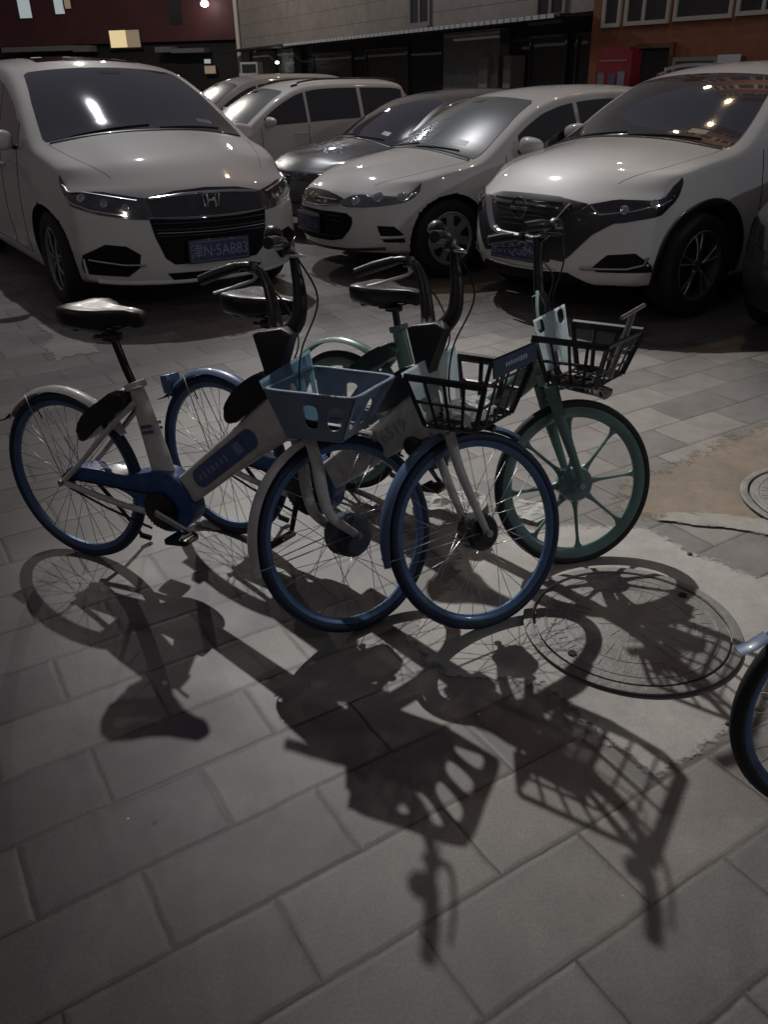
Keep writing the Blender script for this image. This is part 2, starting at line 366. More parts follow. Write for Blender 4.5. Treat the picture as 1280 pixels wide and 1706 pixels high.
def manhole(name, label, x, y, r_, rot, group=None):
    iron = mat('worn_cast_iron', (0.165, 0.157, 0.147), 0.6, 0.15, 0, 0.3, 8, 0.35, 60)
    root = empty(name, label, 'manhole', (x, y, 0.010), rot)
    bm = bmesh.new(); lathe(bm, [(r_, 0.0), (r_, 0.007), (r_ - 0.006, 0.009), (r_ - 0.03, 0.009), (r_ - 0.034, 0.004), (r_ - 0.034, 0.0)], seg=72, axis='z')
    build('outer_ring', bm, iron, root)
    bm = bmesh.new(); lathe(bm, [(0.0001, 0.0), (r_ - 0.042, 0.0), (r_ - 0.042, 0.006), (r_ - 0.05, 0.008), (0.0001, 0.008)], seg=72, axis='z', closed=False)
    cover = build('cover', bm, iron, root)
    bm = bmesh.new()
    for rr_, dr in ((r_ - 0.075, 0.005), (r_ * 0.60, 0.004)):
        lathe(bm, [(rr_ - dr, 0.008), (rr_ - dr + 0.002, 0.0098), (rr_ + dr - 0.002, 0.0098), (rr_ + dr, 0.008)], seg=72, axis='z')
    for (ra, rb, n_) in ((r_ - 0.085, r_ * 0.62 + 0.01, 40), (r_ * 0.60, r_ * 0.36, 24), (r_ * 0.32, 0.05, 10)):
        for k in range(n_):
            a = 2 * pi * k / n_ + 0.05 * (k % 2); mid = (ra + rb) / 2
            if random.random() < 0.15: continue
            box(bm, (mid * cos(a), mid * sin(a), 0.0082), ((ra - rb) * 0.8, 0.006, 0.0026), Matrix.Rotation(a, 3, 'Z'), 0.001)
    build('raised_pattern', bm, iron, root, smooth=False)
    for sx_ in (-1, 1):
        bm = bmesh.new(); lathe(bm, [(0.0001, 0.0), (0.014, 0.0), (0.014, 0.013), (0.0001, 0.013)], c=(sx_ * r_ * 0.78, 0, 0), seg=16, axis='z', closed=False)
        build('pry_hole', bm, M['archdark'], root)
    return root
manhole('manhole', 'round iron manhole cover with a ribbed pattern under the bicycles\' dark shadows', 0.83, 2.27, 0.36, 0.6)
manhole('manhole', 'manhole cover in the brown dirt, cut off by the right edge of the photo', 1.93, 3.13, 0.36, 0.2)

# ============================================================ BICYCLES
WBASE, RW = 1.155, 0.335
def wheel_spoked(name, parent, x, rimm, tyrem, hub_r, hubm, hub_off=-0.0):
    c = (x, 0, RW)
    bm = bmesh.new(); lathe(bm, [(0.292, -0.012), (0.305, -0.014), (0.312, -0.010), (0.309, 0), (0.312, 0.010), (0.305, 0.014), (0.292, 0.012), (0.284, 0.006), (0.284, -0.006)], c, 72)
    rim = build(name, bm, rimm, parent)
    prof = [(0.3165 + 0.0185 * cos(a), 0.0195 * sin(a)) for a in [2 * pi * k / 12 for k in range(12)]]
    bm = bmesh.new(); lathe(bm, prof, c, 80); build('tyre', bm, tyrem, rim)
    bm = bmesh.new()
    if hub_r > 0.05: lathe(bm, [(0.0001, -0.045), (hub_r * 0.82, -0.045), (hub_r, -0.034), (hub_r, 0.028), (hub_r * 0.7, 0.036), (0.0001, 0.036)], c, 32, closed=False)
    else: lathe(bm, [(0.0001, -0.04), (0.030, -0.038), (0.030, -0.034), (0.018, -0.028), (0.018, 0.028), (0.030, 0.034), (0.030, 0.038), (0.0001, 0.04)], c, 24, closed=False)
    build('hub', bm, hubm, rim)
    bm = bmesh.new(); cyl(bm, (x, -0.085, RW), (x, 0.085, RW), 0.006); cyl(bm, (x, -0.082, RW), (x, -0.072, RW), 0.013, 6); cyl(bm, (x, 0.072, RW), (x, 0.082, RW), 0.013, 6)
    build('axle', bm, M['steel'], rim)
    N = 32
    for k in range(N):
        a = 2 * pi * k / N; s = 1 if k % 2 else -1; tw = (0.9 if (k // 2) % 2 else -0.9)
        hr = max(0.026, hub_r - 0.006)
        pa = V((x + hr * cos(a + tw), s * 0.032, RW + hr * sin(a + tw))); pb = V((x + 0.286 * cos(a), s * 0.003, RW + 0.286 * sin(a)))
        bm = bmesh.new(); tube(bm, [pa, pb], 0.00125, 5); build('spoke', bm, M['steel'], rim)
    # valve
    bm = bmesh.new(); cyl(bm, (x + 0.284 * cos(2.1), 0, RW + 0.284 * sin(2.1)), (x + 0.25 * cos(2.1), 0, RW + 0.25 * sin(2.1)), 0.003, 6); build('valve', bm, M['black'], rim)
    return rim
def wheel_cast(name, parent, x, m, tyrem, n_=8, ph=0.3):
    c = (x, 0, RW)
    bm = bmesh.new(); lathe(bm, [(0.270, -0.010), (0.300, -0.017), (0.310, -0.015), (0.310, 0.015), (0.300, 0.017), (0.270, 0.010), (0.264, 0.004), (0.264, -0.004)], c, 80)
    rim = build(name, bm, m, parent)
    prof = [(0.3165 + 0.0185 * cos(a), 0.020 * sin(a)) for a in [2 * pi * k / 12 for k in range(12)]]
    bm = bmesh.new(); lathe(bm, prof, c, 80); build('tyre', bm, tyrem, rim)
    bm = bmesh.new(); lathe(bm, [(0.0001, -0.050), (0.026, -0.050), (0.030, -0.036), (0.066, -0.030), (0.072, -0.022), (0.072, 0.022), (0.066, 0.030), (0.0001, 0.040)], c, 40, closed=False); build('hub', bm, m, rim)
    bm = bmesh.new(); cyl(bm, (x, -0.085, RW), (x, 0.085, RW), 0.006); cyl(bm, (x, -0.084, RW), (x, -0.072, RW), 0.013, 6); build('axle', bm, M['steel'], rim)
    for k in range(n_):
        a = ph + 2 * pi * k / n_; d = V((cos(a), 0, sin(a))); q = V((x, 0, RW))
        bm = bmesh.new(); tube(bm, [q + d * 0.06, q + d * 0.085, q + d * 0.12, q + d * 0.22, q + d * 0.25, q + d * 0.272], [0.026, 0.014, 0.008, 0.0065, 0.011, 0.026], 10, rx=[0.012, 0.010, 0.009, 0.008, 0.008, 0.007], side=(-sin(a), 0, cos(a)), smoothn=3)
        build('spoke', bm, m, rim)
    return rim
def fender(name, parent, x, m, a0, a1, rad=0.358, w_=0.030, n_=26):
    bm = bmesh.new(); rings = []
    for i in range(n_ + 1):
        a = R(a0 + (a1 - a0) * i / n_); ring = []
        tp = min(1, 0.45 + 6 * min(i, n_ - i) / n_)
        for j in range(9):
            q = -1 + 2 * j / 8
            rr_ = rad - 0.016 * abs(q) ** 2.2; ring.append((rr_, q * w_ * tp))
        ring += [(r_ - 0.0025, y_ * 0.93) for r_, y_ in ring[::-1]]
        rings.append([bm.verts.new((x + r_ * cos(a), y_, RW + r_ * sin(a))) for r_, y_ in ring])
    n = len(rings[0])
    for i in range(n_):
        for k in range(n): bm.faces.new((rings[i][k], rings[i][(k + 1) % n], rings[i + 1][(k + 1) % n], rings[i + 1][k]))
    bm.faces.new(rings[0]); bm.faces.new(rings[-1][::-1])
    return build(name, bm, m, parent)
def saddle_obj(parent, x0, z0, m=None):
    # grid: along the length, sections across
    bm = bmesh.new(); st = [(-0.155, 0.052, -0.016), (-0.150, 0.086, -0.006), (-0.13, 0.108, 0.002), (-0.09, 0.118, 0.004), (-0.04, 0.100, -0.002), (0.0, 0.070, -0.005), (0.05, 0.044, -0.003), (0.10, 0.032, 0.0), (0.14, 0.026, -0.004), (0.158, 0.012, -0.014)]
    rings = []
    for x, w_, dz in st:
        th = 0.085 if x < 0.02 else 0.06
        if abs(x) > 0.145: th *= 0.62
        ring = []
        for k in range(18):
            a = 2 * pi * k / 18; y = w_ * cos(a); s = sin(a)
            z = (0.012 * (1 - (abs(cos(a)) ** 2)) + 0.004) if s > 0 else -th * (abs(s) ** 0.7) * (0.55 if abs(y) < w_ * 0.6 else 1)
            if s > 0: z = 0.014 * s ** 0.6 - 0.006 * exp(-(y / 0.02) ** 2)
            ring.append(bm.verts.new((x0 + x, y, z0 + dz + z)))
        rings.append(ring)
    for i in range(len(rings) - 1):
        for k in range(18): bm.faces.new((rings[i][k], rings[i][(k + 1) % 18], rings[i + 1][(k + 1) % 18], rings[i + 1][k]))
    bm.faces.new(rings[0]); bm.faces.new(rings[-1][::-1])
    bmesh.ops.subdivide_edges(bm, edges=bm.edges, cuts=1, smooth=0.6, use_grid_fill=True)
    s = build('saddle', bm, M['saddle'], parent, autosharp=False)
    bm = bmesh.new()
    for sy in (-1, 1): tube(bm, [(x0 - 0.12, sy * 0.035, z0 - 0.035), (x0 - 0.05, sy * 0.022, z0 - 0.066), (x0 + 0.03, sy * 0.022, z0 - 0.066), (x0 + 0.12, sy * 0.008, z0 - 0.035)], 0.0035, 8, smoothn=4)
    for sy in (-1, 1): lathe(bm, [(0.0001, -0.02), (0.013, -0.018), (0.015, 0), (0.013, 0.018), (0.0001, 0.02)], (x0 - 0.1, sy * 0.05, z0 - 0.055), 14, axis='z', closed=False)
    build('saddle_rail', bm, M['black'], s)
    return s
def handlebar(parent, kind):
    if kind == 'curved':
        bm = bmesh.new()
        for q in (-1, 1):
            tube(bm, [(0.935, q * 0.0, 0.94), (0.958, q * 0.045, 0.982), (0.976, q * 0.085, 1.028), (0.972, q * 0.102, 1.10), (0.957, q * 0.110, 1.165), (0.938, q * 0.124, 1.208), (0.905, q * 0.150, 1.224), (0.87, q * 0.19, 1.220)], [0.030, 0.028, 0.024, 0.021, 0.016, 0.0125, 0.0125, 0.0125], 14, smoothn=5)
        hb = build('handlebar', bm, M['black'], parent)
        g1 = [(0.885, 0.175, 1.223), (0.838, 0.230, 1.208), (0.790, 0.280, 1.188)]; g2 = [(a_, -b_, c_) for a_, b_, c_ in g1]
        lv = [[(0.93, q * 0.145, 1.212), (0.945, q * 0.185, 1.190), (0.90, q * 0.25, 1.172), (0.845, q * 0.30, 1.155)] for q in (1, -1)]
        bell = (0.868, -0.145, 1.248)
        tw = [(0.920, -0.138, 1.218), (0.920, 0.138, 1.218)]
    else:
        bm = bmesh.new()
        tube(bm, [(0.905, 0, 0.90), (0.885, 0, 1.0), (0.868, 0, 1.10), (0.86, 0.0, 1.185)], [0.024, 0.019, 0.016, 0.020], 14, smoothn=4)
        tube(bm, [(0.75, 0.175, 1.185), (0.81, 0.165, 1.20), (0.855, 0.12, 1.20), (0.865, 0.04, 1.185), (0.865, -0.04, 1.185), (0.855, -0.12, 1.20), (0.81, -0.165, 1.20), (0.75, -0.175, 1.185)], 0.012, 12, smoothn=6)
        hb = build('handlebar', bm, M['black'], parent)
        g1 = [(0.825, 0.155, 1.202), (0.79, 0.17, 1.197), (0.735, 0.178, 1.183)]; g2 = [(a_, -b_, c_) for a_, b_, c_ in g1]
        lv = [[(0.855, s * 0.13, 1.195), (0.875, s * 0.15, 1.18), (0.84, s * 0.19, 1.17), (0.78, s * 0.205, 1.165)] for s in (1, -1)]
        bell = (0.875, -0.10, 1.21); tw = [(0.85, -0.125, 1.20), (0.85, 0.125, 1.20)]
    for g in (g1, g2):
        bm = bmesh.new(); tube(bm, g, [0.016, 0.018, 0.0165], 12, smoothn=5); build('grip', bm, M['black'], hb)
    for q in lv:
        bm = bmesh.new(); tube(bm, q, [0.009, 0.007, 0.006, 0.005], 8, rx=[0.006, 0.004, 0.004, 0.004], smoothn=5); build('brake_lever', bm, M['steel'] if kind == 'curved' else M['black'], hb)
    for q in tw:
        bm = bmesh.new(); box(bm, q, (0.03, 0.034, 0.034), bev=0.006); build('lever_clamp', bm, M['black'], hb)
    bm = bmesh.new(); lathe(bm, [(0.0001, 0.030), (0.014, 0.027), (0.026, 0.014), (0.029, 0.0), (0.024, -0.004), (0.0001, -0.004)], bell, 20, axis='z', closed=False); build('bell', bm, M['black'], hb)
    return hb
def grid_panel(bm, A, B, Cc, D, nu, nv, t, frame=None):
    """bars on a quad A-B-C-D (A,B top; D,C bottom)"""
    A, B, Cc, D = map(V, (A, B, Cc, D)); fr = frame or t * 1.6
    nrm = (B - A).cross(D - A).normalized()
    def bar(p, q, w_): tube(bm, [p, q], w_, 6, rx=t * 0.8, side=tuple(nrm.cross((q - p).normalized())))
    bar(A, B, fr * 1.4); bar(D, Cc, fr); bar(A, D, fr); bar(B, Cc, fr)
    for i in range(1, nu): u = i / nu; bar(A.lerp(B, u), D.lerp(Cc, u), t)
    for i in range(1, nv): v_ = i / nv; bar(A.lerp(D, v_), B.lerp(Cc, v_), t)
def holed_panel(bm, A, B, Cc, D, nu, nv, gu, gv, th, rng=(0, 1), skip=()):
    """a plate on quad ABCD (A,B top) with rounded openings in an nu x nv lattice"""
    A, B, Cc, D = map(V, (A, B, Cc, D)); nrm = (B - A).cross(D - A).normalized() * th
    K = 5
    def pt(u, v_): return A.lerp(B, u).lerp(D.lerp(Cc, u), v_)
    for i in range(nu):
        for j in range(nv):
            u0, u1, v0, v1 = i / nu, (i + 1) / nu, j / nv, (j + 1) / nv
            outer, inner = [], []
            for k in range(4 * K):
                s_, q = divmod(k, K); q /= K
                a, b = [(q, 0), (1, q), (1 - q, 1), (0, 1 - q)][s_]
                outer.append((u0 + (u1 - u0) * a, v0 + (v1 - v0) * b))
                ca, cb = a - 0.5, b - 0.5; L = (abs(2 * ca) ** 3.2 + abs(2 * cb) ** 3.2) ** (1 / 3.2)
                ia, ib = 0.5 + ca / L * (1 - 2 * gu), 0.5 + cb / L * (1 - 2 * gv)
                inner.append((u0 + (u1 - u0) * ia, v0 + (v1 - v0) * ib))
            if (i, j) in skip:
                f1 = [bm.verts.new(pt(*o)) for o in outer]; f2 = [bm.verts.new(pt(*o) + nrm) for o in outer]; bm.faces.new(f1); bm.faces.new(f2[::-1]); continue
            O1 = [bm.verts.new(pt(*o)) for o in outer]; O2 = [bm.verts.new(pt(*o) + nrm) for o in outer]
            I1 = [bm.verts.new(pt(*o)) for o in inner]; I2 = [bm.verts.new(pt(*o) + nrm) for o in inner]; n = 4 * K
            for k in range(n):
                k2 = (k + 1) % n
                bm.faces.new((O1[k], O1[k2], I1[k2], I1[k])); bm.faces.new((O2[k], I2[k], I2[k2], O2[k2])); bm.faces.new((I1[k], I1[k2], I2[k2], I2[k]))
    bmesh.ops.remove_doubles(bm, verts=bm.verts, dist=1e-5)
def basket(parent, kind):
    if kind == 'bucket':
        T = [(0.985, 0.152, 0.850), (1.285, 0.142, 0.856), (1.285, -0.142, 0.856), (0.985, -0.152, 0.850)]
        Bt = [(1.035, 0.110, 0.692), (1.220, 0.100, 0.704), (1.220, -0.100, 0.704), (1.035, -0.110, 0.692)]
        bm = bmesh.new()
        holed_panel(bm, T[2], T[3], Bt[3], Bt[2], 3, 1, 0.20, 0.24, 0.003, skip=((2, 0),))
        holed_panel(bm, T[0], T[1], Bt[1], Bt[0], 3, 1, 0.20, 0.24, 0.003, skip=((0, 0),))
        holed_panel(bm, T[1], T[2], Bt[2], Bt[1], 3, 1, 0.20, 0.22, 0.003)
        b = build('basket', bm, M['bluebasket'], parent, smooth=False)
        bm = bmesh.new(); holed_panel(bm, (0.972, 0.150, 0.905), (0.972, -0.150, 0.872), Bt[3], Bt[0], 3, 1, 0.30, 0.30, -0.003); build('rear_panel', bm, M['bluepanel'], b, smooth=False)
        bm = bmesh.new(); box(bm, (1.128, 0, 0.697), (0.190, 0.215, 0.004), Matrix.Rotation(-0.075, 3, 'Y'))
        for k in range(5): box(bm, (1.055 + k * 0.04, 0, 0.693 + 0.003 * k), (0.008, 0.21, 0.006), None)
        build('floor_panel', bm, M['bluebasket'], b, smooth=False)
        bm = bmesh.new(); q = []
        for i in range(4): 
            a, c_ = V(T[i]), V(T[(i + 1) % 4]); q += [a.lerp(c_, 0.10), a.lerp(c_, 0.5), a.lerp(c_, 0.90)]
        tube(bm, q, 0.008, 8, rx=0.004, side=None, smoothn=4, closed=True); build('rim', bm, M['bluebasket'], b)
        return b
    fz = 0.885 if kind == 'grid' else 0.90
    T = [(0.955, 0.165, 0.862), (1.225, 0.158, 0.872), (1.225, -0.158, 0.872), (0.955, -0.165, 0.862)]
    Bt = [(1.01, 0.125, 0.710), (1.185, 0.120, 0.722), (1.185, -0.120, 0.722), (1.01, -0.125, 0.710)]
    bm = bmesh.new()
    grid_panel(bm, T[3], T[2], Bt[2], Bt[3], 4, 2, 0.0060, 0.009)
    grid_panel(bm, T[0], T[1], Bt[1], Bt[0], 3, 2, 0.0085, 0.011)
    Tf = [(1.235, 0.150, 0.945), (1.235, -0.150, 0.945)] if kind == 'grid' else [T[1], T[2]]
    grid_panel(bm, Tf[0], Tf[1], Bt[2], Bt[1], 4, 3, 0.0048, 0.009)
    if kind == 'grid':
        tube(bm, [T[1], Tf[0]], 0.007, 6); tube(bm, [T[2], Tf[1]], 0.007, 6)
    grid_panel(bm, Bt[3], Bt[2], Bt[1], Bt[0], 4, 4, 0.0050, 0.008)
    b = build('basket', bm, M['black'], parent, smooth=False)
    bm = bmesh.new()
    if kind == 'grid':
        holed_panel(bm, (0.945, 0.165, 0.905), (0.945, -0.165, 0.872), (1.0, -0.12, 0.72), (1.0, 0.12, 0.72), 3, 2, 0.26, 0.22, -0.003, skip=((0, 0), (1, 0), (2, 0)))
        build('rear_panel', bm, M['whitebasket'], b, smooth=False)
        bm = bmesh.new(); box(bm, (1.241, 0, 0.925), (0.006, 0.29, 0.052), Matrix.Rotation(-0.15, 3, 'Y'), 0.002); pl = build('placard', bm, M['placard'], b, smooth=False)
        bm = bmesh.new()
        rnd = random.Random(4)
        for k in range(9): box(bm, (1.2455, -0.07 + k * 0.0165, 0.928), (0.0016, 0.010, 0.010 + rnd.random() * 0.006), Matrix.Rotation(-0.15, 3, 'Y'))
        for k in range(9): box(bm, (1.2375, -0.07 + k * 0.0165, 0.928), (0.0016, 0.010, 0.010 + rnd.random() * 0.006), Matrix.Rotation(-0.15, 3, 'Y'))
        build('lettering', bm, M['marks'], pl, smooth=False)
        bm = bmesh.new(); box(bm, (1.158, -0.134, 0.765), (0.030, 0.002, 0.055), Matrix.Rotation(0.2, 3, 'X')); build('sticker', bm, M['whitebasket'], b, smooth=False)
    else:
        holed_panel(bm, (0.940, 0.105, 0.940), (0.940, -0.135, 0.918), (1.0, -0.11, 0.745), (1.0, 0.09, 0.745), 3, 3, 0.16, 0.13, -0.003, skip=((0, 1), (1, 1), (2, 1), (1, 0), (0, 2), (2, 2)))
        build('rear_panel', bm, M['whitebasket'], b, smooth=False)
        bm = bmesh.new(); tube(bm, [(1.235, 0.10, 0.975), (1.235, -0.10, 0.960)], 0.007, 8); tube(bm, [(1.235, 0.0, 0.966), (1.225, 0.0, 0.91), (1.20, 0, 0.80), (1.185, 0, 0.73)], 0.011, 8, rx=0.005, smoothn=3); build('front_handle', bm, M['steel'], b)
    return b

def steer(objs, p0, u, ang, dz):
    """turn the front wheel, fork and handlebar together about the steering axis"""
    p0 = V(p0); u = V(u).normalized()
    m = Matrix.Translation(V((0, 0, dz))) @ Matrix.Translation(p0) @ Matrix.Rotation(ang, 4, u) @ Matrix.Translation(-p0)
    for o in objs: o.matrix_basis = m @ o.matrix_basis
def bicycle(label, loc, rz, kind, lean=-0.07, turn=1.0, tail=True):
    """origin: where the rear tyre touches the ground; x forward"""
    WBASE = {'blue_white': 1.185, 'white': 1.158, 'green': 1.155}[kind]; front = []
    root = empty('bicycle', label, 'bicycle', (loc[0], loc[1], loc[2] if len(loc) > 2 else 0.0), rz, 'shared bicycles parked on the paving', rx=lean)
    fm = {'blue_white': M['bwhite'], 'white': M['bwhite'], 'green': M['bgreen']}[kind]
    cm = {'blue_white': M['bblue'], 'white': M['bblue'], 'green': M['bgreen']}[kind]
    # ---- wheels
    if kind == 'green':
        fw_ = wheel_cast('front_wheel', root, WBASE - 0.05, M['bgreen'], M['rubber'], 8, 0.20); rw_ = wheel_cast('rear_wheel', root, 0, M['bgreen'], M['rubber'], 8, 0.0)
        for q_, x_ in ((fw_, WBASE - 0.05), (rw_, 0)): q_.scale = (0.945,) * 3; q_.location = (0.055 * x_, 0, 0)
        front.append(fw_)
        fx = WBASE - 0.05
    else:
        fw_ = wheel_spoked('front_wheel', root, WBASE, M['bluerim'], M['bluetyre'] if kind != 'blue_white' else M['bluetyre'], 0.075 if kind == 'blue_white' else 0.062, mat('grey_blue_hub', (0.035, 0.045, 0.065), 0.42, 0.2, 0.2, 0.3, 14) if kind == 'blue_white' else M['black'])
        front.append(fw_); wheel_spoked('rear_wheel', root, 0, M['bluerim'], M['bluetyre'] if tail else M['rubber'], 0.03, M['black']); fx = WBASE
    # ---- frame
    bm = bmesh.new()
    sd = (0, 1, 0)
    if kind != 'green':
        tube(bm, [(0.352, 0, 0.745), (0.375, 0, 0.66), (0.42, 0, 0.50), (0.462, 0, 0.33)], [0.021, 0.022, 0.024, 0.026], 16, rx=[0.030, 0.038, 0.048, 0.052], side=sd, smoothn=3)
        # broad down tube with flat sides
        rings = []
        for (x, z, hh, tt) in ((0.42, 0.285, 0.040, 0.020), (0.50, 0.350, 0.052, 0.022), (0.58, 0.415, 0.056, 0.025), (0.70, 0.515, 0.060, 0.026), (0.82, 0.612, 0.066, 0.026), (0.90, 0.680, 0.076, 0.025), (0.96, 0.735, 0.088, 0.023)):
            d = V((0.77, 0, 0.638)); nr = V((-0.638, 0, 0.77)); ring = []
            for k in range(20):
                a = 2 * pi * k / 20; ca, sa = cos(a), sin(a); e = 0.42
                ring.append(bm.verts.new(V((x, 0, z)) + nr * hh * abs(ca) ** e * (1 if ca > 0 else -1) + V((0, 1, 0)) * tt * abs(sa) ** 0.6 * (1 if sa > 0 else -1)))
            rings.append(ring)
        for i in range(len(rings) - 1):
            for k in range(20): bm.faces.new((rings[i][k], rings[i][(k + 1) % 20], rings[i + 1][(k + 1) % 20], rings[i + 1][k]))
        bm.faces.new(rings[0]); bm.faces.new(rings[-1][::-1])
        tube(bm, [(0.995, 0, 0.645), (0.935, 0, 0.845)], 0.024, 16)
        for s in (-1, 1):
            tube(bm, [(0.365, s * 0.020, 0.69), (0.27, s * 0.048, 0.60), (0.10, s * 0.058, 0.43), (0.0, s * 0.062, 0.338)], [0.012, 0.011, 0.010, 0.011], 10, smoothn=4)
            tube(bm, [(0.0, s * 0.062, 0.335), (0.10, s * 0.058, 0.315), (0.28, s * 0.046, 0.285), (0.44, s * 0.03, 0.275)], [0.011, 0.012, 0.013, 0.014], 10, smoothn=4)
    else:
        tube(bm, [(0.275, 0, 0.775), (0.31, 0, 0.66), (0.36, 0, 0.50), (0.41, 0, 0.33)], [0.024, 0.026, 0.028, 0.03], 16, rx=[0.030, 0.036, 0.042, 0.045], side=sd, smoothn=3)
        tube(bm, [(0.42, 0, 0.33), (0.62, 0, 0.44), (0.80, 0, 0.60), (0.925, 0, 0.74)], [0.028, 0.026, 0.024, 0.024], 16, rx=[0.05, 0.045, 0.042, 0.05], side=sd, smoothn=4)
        tube(bm, [(0.955, 0, 0.66), (0.905, 0, 0.88)], 0.024, 16)
        for s in (-1, 1):
            tube(bm, [(0.30, s * 0.02, 0.70), (0.20, s * 0.05, 0.60), (0.0, s * 0.062, 0.338)], [0.016, 0.014, 0.011], 10, smoothn=4)
            tube(bm, [(0.0, s * 0.062, 0.335), (0.20, s * 0.055, 0.30), (0.41, s * 0.03, 0.30)], [0.012, 0.015, 0.018], 10, smoothn=4)
    frame = build('frame', bm, fm, root)
    # ---- chain cover in the frame's second colour
    bm = bmesh.new()
    ol = [(0.0, 0.352), (0.012, 0.385), (0.06, 0.398), (0.15, 0.404), (0.28, 0.405), (0.36, 0.425), (0.44, 0.447), (0.50, 0.440), (0.545, 0.405), (0.578, 0.345), (0.575, 0.285), (0.53, 0.235), (0.45, 0.212), (0.38, 0.245), (0.33, 0.31), (0.24, 0.345), (0.10, 0.345)]
    prism(bm, [(p.x, p.z) for p in cr([(x, 0, z) for x, z in ol], 3, True)], -0.040, 0.040, 0.006)
    build('chain_cover', bm, cm, root)
    bm = bmesh.new()
    if kind != 'green':
        tube(bm, [(0.02, -0.055, 0.312), (0.20, -0.055, 0.262), (0.40, -0.055, 0.222)], 0.0045, 6); tube(bm, [(0.02, -0.055, 0.352), (0.40, -0.055, 0.36)], 0.004, 6)
    else: tube(bm, [(0.02, -0.055, 0.312), (0.36, -0.055, 0.25)], 0.0045, 6)
    build('chain', bm, M['chain'], root)
    # ---- cranks
    bb = V((0.445, 0, 0.300)); ca = R(-14) if kind == 'blue_white' else R(-100) if kind == 'white' else R(-40)
    bm = bmesh.new(); lathe(bm, [(0.0001, -0.062), (0.030, -0.062), (0.052, -0.056), (0.068, -0.053), (0.068, -0.047), (0.0001, -0.044)], bb, 40, closed=False)
    for k in range(30):
        a = 2 * pi * k / 30; box(bm, bb + V((0.070 * cos(a), -0.05, 0.070 * sin(a))), (0.006, 0.005, 0.006), Matrix.Rotation(-a, 3, 'Y'))
    cw = build('crankset', bm, M['black'], root)
    for s, a in ((-1, ca), (1, ca + pi)):
        e = bb + V((0.165 * cos(a), 0, 0.165 * sin(a))); y = s * 0.075
        bm = bmesh.new(); tube(bm, [bb + V((0, y, 0)), e + V((0, y + s * 0.012, 0))], [0.014, 0.010], 10, rx=0.007, side=(-sin(a), 0, cos(a))); build('crank_arm', bm, M['black'] if kind != 'blue_white' else M['steel'], cw)
        tl = Matrix.Rotation(R(-8) if kind != 'white' else R(-38), 3, 'Y')
        bm = bmesh.new(); box(bm, e + V((0, y + s * 0.065, 0)), (0.095, 0.075, 0.024), tl, 0.007)
        for k in (-1, 1): box(bm, e + V((0, y + s * 0.065, 0)) + tl @ V((k * 0.03, 0, 0.014)), (0.012, 0.068, 0.004), tl)
        pd = build('pedal', bm, M['black'], root)
        for k in (-1, 1):
            bm = bmesh.new(); box(bm, e + V((0, y + s * 0.065, 0)) + tl @ V((k * 0.0485, 0, 0)), (0.003, 0.045, 0.012), tl)
            build('pedal_reflector', bm, mat('amber_reflector', (0.35, 0.2, 0.06), 0.2, 0, 0.4), pd)
    # ---- seat
    if kind != 'green': sp, sx_, sz = [(0.350, 0, 0.73), (0.318, 0, 0.80), (0.283, 0, 0.895), (0.275, 0, 0.925)], 0.268, 0.998
    else: sp, sx_, sz = [(0.275, 0, 0.76), (0.262, 0, 0.82), (0.25, 0, 0.87)], 0.235, 0.925
    bm = bmesh.new(); tube(bm, sp, 0.0145, 14); post = build('seat_post', bm, M['black'] if kind == 'green' else mat('brown_black_post', (0.02, 0.016, 0.013), 0.35, 0.6), root)
    bm = bmesh.new(); box(bm, V(sp[-1]) + V((0.0, 0, -0.02)), (0.055, 0.05, 0.03), None, 0.006); tube(bm, [V(sp[-1]) + V((-0.05, -0.03, -0.02)), V(sp[-1]) + V((0.06, -0.03, -0.012))], 0.007, 8); build('seat_clamp', bm, M['black'], post)
    bm = bmesh.new(); q0 = V(sp[0]); box(bm, q0 + V((0.003, 0, 0.012)), (0.062, 0.056, 0.026), Matrix.Rotation(R(-20), 3, 'Y'), 0.006); tube(bm, [q0 + V((0.02, -0.035, 0.01)), q0 + V((0.075, -0.045, 0.03))], 0.006, 8, rx=0.003)
    build('quick_release', bm, fm, frame)
    saddle_obj(root, sx_, sz)
    # ---- rear lock
    bm = bmesh.new()
    if kind != 'green': ol = [(0.335, 0.722), (0.300, 0.728), (0.240, 0.690), (0.165, 0.640), (0.118, 0.590), (0.098, 0.535), (0.112, 0.512), (0.150, 0.530), (0.215, 0.585), (0.290, 0.640), (0.335, 0.680)]
    else: ol = [(0.285, 0.700), (0.250, 0.712), (0.150, 0.655), (0.055, 0.575), (0.045, 0.545), (0.085, 0.545), (0.19, 0.60), (0.28, 0.66)]
    prism(bm, [(p.x, p.z) for p in cr([(x, 0, z) for x, z in ol], 3, True)], -0.062, 0.062, 0.014)
    build('wheel_lock', bm, M['black'] if kind != 'green' else mat('dark_green_plastic', (0.012, 0.03, 0.028), 0.4), root)
    if kind != 'green':
        bm = bmesh.new(); ol = [(0.915, 0.860), (0.870, 0.850), (0.800, 0.800), (0.752, 0.740), (0.738, 0.690), (0.758, 0.668), (0.800, 0.690), (0.870, 0.745), (0.93, 0.80)]
        prism(bm, [(p.x, p.z) for p in cr([(x, 0, z) for x, z in ol], 3, True)], -0.034, 0.034, 0.010); build('frame_pad', bm, M['black'], root)
    # ---- steering head block
    bm = bmesh.new()
    if kind != 'green': ol = [(0.955, 0.815), (0.915, 0.83), (0.868, 0.975), (0.885, 0.985), (0.975, 1.005), (1.01, 0.99), (0.985, 0.93), (0.965, 0.87)]
    else: ol = [(0.935, 0.86), (0.895, 0.87), (0.868, 0.975), (0.90, 0.99), (0.925, 0.95)]
    prism(bm, ol, -0.028, 0.028, 0.008); build('head_block', bm, M['black'], root)
    # ---- fork
    bm = bmesh.new()
